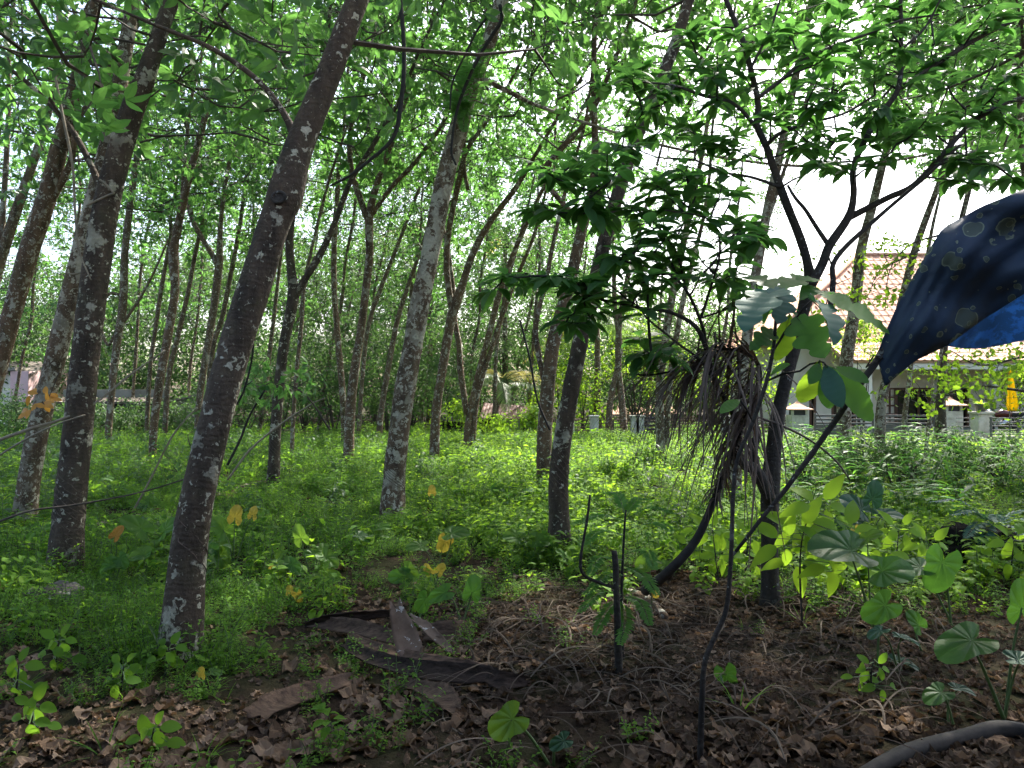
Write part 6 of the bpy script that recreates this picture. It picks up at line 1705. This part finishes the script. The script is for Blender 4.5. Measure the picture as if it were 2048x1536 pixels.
for k, (px, py, h) in enumerate([(1600, 935, 1.1), (1660, 945, 1.15), (1735, 935, 1.1), (1800, 930, 1.2), (1850, 945, 1.1), (1915, 935, 1.1), (1975, 945, 1.0), (1630, 1030, .7), (1810, 1040, .7), (1890, 1050, .65)]):
    lance_plant('tall lance-leaved plant in the green bank before the house', px, py, h * .68, 'lance-leaved plants before the house')
for lab, px, Y, h, w in (('dark green shrub between the small dark tree and the grey trunk', 1610, 13.0, 1.0, .7), ('dark leafy shrub at the foot of the stout grey trunk', 1712, 12.5, .95, .75), ('dark leafy shrub at the foot of the mottled trunk', 1800, 12.0, .95, .8), ('broad dark shrub before the mossy trunk', 1905, 12.5, 1.0, .85), ('dark shrub at the right edge below the railing', 2010, 12.0, .9, .8)):
    bush(lab, px, Y, h * .75, w, 40, G_BCK, leaf=.55)
# ------------------------------------------------------------------ fern hollow, stone, logs, root
def blob(name, label, cat, c, r, mat, seed, sub=3, rough=.35, sq=.6):
    import bmesh
    bm = bmesh.new(); bmesh.ops.create_icosphere(bm, subdivisions=sub + 1, radius=1)
    for v in bm.verts:
        k = 1 + rough * mnoise.noise(v.co * 1.6 + Vector((seed, 0, 0))) + rough * .5 * mnoise.noise(v.co * 4.2 + Vector((0, seed, 0))) + rough * .25 * mnoise.noise(v.co * 10)
        v.co = Vector((v.co.x * r[0] * k, v.co.y * r[1] * k, v.co.z * r[2] * k))
    me = bpy.data.meshes.new(name); bm.to_mesh(me); bm.free(); me.materials.append(M[mat]); me.polygons.foreach_set('use_smooth', [True] * len(me.polygons))
    o = bpy.data.objects.new(name, me); COL.objects.link(o); o.location = c
    return tag(o, label, cat)
M['stone'] = bark_mat('laterite_stone', (.06, .05, .042), (.20, .175, .15), .5, 9.0, (.34, .33, .30), .5)
p = ground_at(105, 1205); blob('stone', 'rough grey laterite stone among the herbs at left', 'stone', (p.x, p.y, gh(p.x, p.y) + .03), (.24, .16, .10), 'stone', 3.0)
p = ground_at(70, 1105); blob('stone', 'small pale stone behind the second front trunk', 'stone', (p.x, p.y, gh(p.x, p.y) + .03), (.16, .1, .06), 'stone', 8.0)
M['hollow_shade'] = plain_mat('hollow_shade', (.014, .012, .010), (.006, .005, .005), 8.0, .95, .1, .6, .02)  # near-black stands in for the shade of the fern hollow
p = ground_at(1985, 1125); blob('shade_mound', 'black mound put in for the shaded hollow under the fern at right', 'mound', (p.x, p.y + .15, gh(p.x, p.y) + .02), (.48, .36, .26), 'hollow_shade', 5.0)
def fern(label, base, tips, group=None, L=.09, mat='leaf_blue', n=18):
    c = base if isinstance(base, Vector) else ground_at(*base); root = thing('fern', label, 'fern', c, group)
    for t in tips:
        q = c + Vector(t); m = c.lerp(q, .5) + Vector((0, 0, abs(t[2]) * .25 + .12 * (q - c).length)); mb = MB()
        frond_mesh(mb, [c, m, q], n, L, .4, 0, .15, L * .28, 4, .003); mb.obj('frond', [M[mat], M['stem_green']], root)
fern('bluish fern arching over the shaded hollow at right', ground_at(1975, 1120) + Vector((.05, .0, .30)), [(-.45, -.15, .12), (-.42, -.3, -.05), (.3, -.3, .05), (.1, -.45, -.1), (-.2, -.4, .10), (.42, -.1, .12), (-.5, .1, .2), (-.35, -.4, -.22)], None, .10)
ep = at(925, 235, 9.55)
fern('fern growing on the swollen joint of the pale centre trunk', ep, [(U(-.5, .5), U(-.6, -.1), U(-.25, .45)) for _ in range(11)], None, .12, 'leaf_rubber', 16)
ep = at(955, 165, 9.6)
fern('upper fern tuft on the pale centre trunk', ep, [(U(-.5, .3), U(-.5, -.1), U(-.2, .4)) for _ in range(8)], None, .11, 'leaf_rubber', 15)
def log(name, label, cat, tr, mat, sides=10, rough=.18, n=6):
    P = []
    for px, py, w in tr:
        g = ground_at(px, py); P.append((g.x, g.y, gh(g.x, g.y) + w * .5 / F * g.y * .7, w * .5 / F * g.y))
    s = catmull(P, n); mb = MB(); tube(mb, [Vector(p[:3]) for p in s], [max(.004, p[3]) for p in s], sides, 0, rough, U(0, 30))
    o = mb.obj(name, M[mat], None, True, P[0][:3]); return tag(o, label, cat)
log('surface_root', 'thick bare root curving into the bottom right corner', 'root', [(1700, 1572, 24), (1790, 1526, 32), (1850, 1506, 34), (1930, 1486, 33), (1995, 1474, 38), (2060, 1480, 36), (2150, 1500, 32)], 'twig_dark', 14)
log('fallen_log', 'mossy fallen log running left from the forked tree', 'log', [(425, 1004, 20), (460, 996, 20), (500, 984, 22), (540, 972, 20)], 'bark_c')
log('fallen_branch', 'pale fallen branch beside the second front trunk', 'branch', [(165, 1066, 13), (200, 1054, 13), (240, 1044, 12), (292, 1034, 9)], 'bark_b')
log('fallen_branch', 'grey sticks lying at the feet of the small dark tree', 'branch', [(1690, 1170, 9), (1715, 1190, 11), (1750, 1215, 12), (1790, 1225, 8)], 'vine')
log('fallen_branch', 'stub of branch lying behind the feathery sapling', 'branch', [(1250, 1195, 22), (1290, 1205, 20), (1330, 1240, 16)], 'bark_c')

# ------------------------------------------------------------------ bare vines and twigs
def vine(label, tr, Y, mat='vine', w=None, name='vine', cat='vine'):
    P = [(*at(px, py, Y if not isinstance(Y, tuple) else Y[0] + (Y[1] - Y[0]) * i / (len(tr) - 1)), (t[0] if t else 5) * .5 / F * (Y if not isinstance(Y, tuple) else Y[0])) for i, (px, py, *t) in enumerate(tr)]
    s = catmull(P, 6); mb = MB(); tube(mb, [Vector(p[:3]) for p in s], [p[3] for p in s], 6, 0, .1, U(0, 9)); o = mb.obj(name, M[mat], None, True, P[0][:3]); return tag(o, label, cat)
vine('bare grey stem rising from left edge across the second front trunk', [(-30, 890, 7), (60, 858, 7), (125, 838, 6), (190, 806, 5), (260, 750, 4), (330, 700, 3)], (5.9, 6.6))
vine('thinner bare stem below it at the left edge', [(-30, 930, 4), (40, 885, 4), (110, 850, 3), (170, 830, 3)], 5.8)
vine('long bare stem sagging across the left front trunks', [(-20, 1050, 5), (60, 1022, 4), (150, 1010, 4), (280, 985, 3), (380, 955, 3)], (5.6, 5.9), 'twig')
vine('pale curved vine hanging between the two left trunks', [(180, 440, 4), (186, 480, 5), (184, 515, 5), (170, 540, 5), (150, 548, 4), (134, 546, 3)], 6.4)
vine('pale vine hanging down in front of the second front trunk', [(110, 150, 5), (125, 230, 6), (145, 330, 6), (150, 420, 5), (158, 500, 4), (182, 560, 3)], 6.2)
vine('broken pale twig jutting left from the second front trunk', [(228, 386, 5), (215, 372, 5), (200, 360, 5)], 6.3)
vine('broken pale spur below it on the second front trunk', [(228, 386, 5), (200, 398, 5), (172, 412, 4)], 6.3)
vine('thin black vine bowing out from the nearest trunk', [(505, 640, 4), (506, 700, 4), (498, 745, 4), (484, 790, 4), (462, 822, 4)], 4.7, 'twig_dark')
vine('bare branching stem leaning right behind the nearest trunk', [(455, 960, 4), (500, 900, 4), (560, 850, 4), (620, 810, 3), (650, 796, 3)], 9.0)
vine('pale bare stem crossing low before the slim left trees', [(265, 1025, 5), (300, 960, 4), (340, 880, 4), (370, 840, 3), (395, 815, 3)], 9.5)
vine('dark leaning twig left of the forked tree', [(455, 930, 5), (480, 880, 5), (500, 830, 4), (530, 780, 4)], 8.0, 'twig_dark')
vine('dark hanging liana in front of the yellow-limbed tree', [(798, -20, 9), (806, 60, 9), (808, 140, 9), (800, 220, 9), (792, 262, 8), (775, 290, 8), (740, 320, 7), (702, 350, 6), (660, 372, 4)], 7.0, 'twig_dark', name='liana', cat='liana')
vine('dark liana climbing along the pale centre trunk', [(1000, 10, 8), (1003, 40, 8), (985, 70, 8), (955, 120, 7), (930, 175, 7), (912, 230, 6), (903, 300, 5), (912, 330, 4)], 9.2, 'twig_dark', name='liana', cat='liana')
vine('thin liana dangling left of the pale centre trunk', [(985, 22, 5), (955, 60, 5), (930, 110, 4), (905, 165, 4), (900, 220, 3)], 9.0, 'twig_dark', name='liana', cat='liana')
vine('thin straight dead twig hanging below the dark leaves', [(1296, 560, 5), (1296, 620, 5), (1300, 680, 6), (1306, 730, 5)], 4.9, 'twig_dark', name='hanging_twig', cat='twig')
vine('nearly level thin twig reaching towards the dead frond', [(1258, 748, 3), (1300, 750, 4), (1350, 742, 4), (1400, 738, 3)], 5.0, 'twig_dark', name='hanging_twig', cat='twig')
vine('dark twig slanting down against the brown trunk', [(1040, 640, 4), (1060, 720, 4), (1075, 800, 4), (1100, 860, 5)], 7.6, 'twig_dark', name='hanging_twig', cat='twig')
vine('long twig arching behind the dead frond towards the lance-leaved plants', [(1500, 830, 5), (1560, 850, 5), (1620, 880, 4), (1670, 920, 4), (1700, 960, 3)], 5.1, 'twig', name='hanging_twig', cat='twig')
# orange leafed twig hanging left
def orange_twig():
    Y = 5.9; a = at(110, 760, Y); root = thing('orange_leaf_twig', 'twig of orange withered leaves beside the second front trunk', 'twig', a)
    s = [at(120, 740, Y), at(100, 790, Y), at(75, 830, Y)]; mb = MB(); tube(mb, s, [.004, .003, .002], 5); mb.obj('stem', M['twig'], root)
    for k in range(16):
        c = at(78 + U(-26, 24), 808 + U(-26, 24), Y + U(-.08, .08)); near = min(s, key=lambda q: (q - c).length)
        mb = MB(); tube(mb, [near, c], [.0015, .001], 3); mb.obj('leaf_stalk', M['twig'], root)
        mb = MB(); blade(mb, c, (U(-1, 1), U(-.4, .2), U(-.9, .5)), (U(-.2, .2), -1, .5), U(.07, .11), .042, 6, ellip, .1, U(.2, .8)); mb.obj('leaf', M['leaf_orange'], root)
orange_twig()
def side_branch(label, tr, Y, n, spread_px, ng, leaf=.7, w=6, mat='twig'):
    P = [at(px, py, Y) for px, py in tr]; s = [Vector(q) for q in catmull([tuple(p) for p in P], 6)]
    root = thing('leafy_branch', label, 'branch', tuple(P[0]))
    mb = MB(); tube(mb, s, [w * .5 / F * Y * (1.1 - .8 * i / (len(s) - 1)) for i in range(len(s))], 6); mb.obj('stem', M[mat], root, True)
    pts = [s[random.randrange(len(s) // 4, len(s))] + Vector((U(-1, 1) * spread_px / F * Y, U(-.5, .5), U(-1, 1) * spread_px * .7 / F * Y)) for _ in range(n)]
    mb = MB(); d = attach_twigs(mb, s, pts, .006, 4, 0, 2); mb.obj('twigs', M[mat], root)['kind'] = 'stuff'
    scatter('foliage', pts, [spray_rot((q + Vector((U(-.6, .6), U(-.6, .6), U(-.3, .5)))).normalized()) for q in d], [leaf * U(.8, 1.25) for _ in pts], ng, root)
side_branch('leafy lime branch reaching in from the right edge under the tarpaulin', [(2110, 790), (2048, 782), (1960, 772), (1900, 785), (1868, 806)], 10.0, 26, 60, G_LIM)
side_branch('leafy lime branch in front of the verandah roof', [(2120, 700), (2040, 715), (1960, 730), (1900, 700)], 10.5, 30, 60, G_LIM)
side_branch('small leafy twig left of the tarpaulin in front of the tiles', [(1840, 500), (1800, 520), (1760, 540), (1740, 580)], 9.5, 8, 40, G_LIM, .5, 4)
side_branch('leafy twig hanging across the tiled roof left of the stout grey trunk', [(1655, 505), (1668, 560), (1650, 620), (1660, 670)], 9.0, 14, 50, G_LIM, .55, 4)
side_branch('leafy twig drooping before the roof between grey trunk and tarpaulin', [(1880, 470), (1820, 490), (1780, 540), (1770, 620)], 9.8, 16, 50, G_LIM, .55, 4)
side_branch('low leafy shoot with grey-green leaves before the left trunks', [(420, 1000), (400, 940), (380, 890), (375, 870)], 10.0, 9, 60, G_BCK, .9, 4)
side_branch('leafy shoot with dark drooping leaves right of the nearest trunk', [(660, 860), (620, 800), (580, 770), (540, 765)], 8.0, 8, 50, G_RUB, .7, 4)
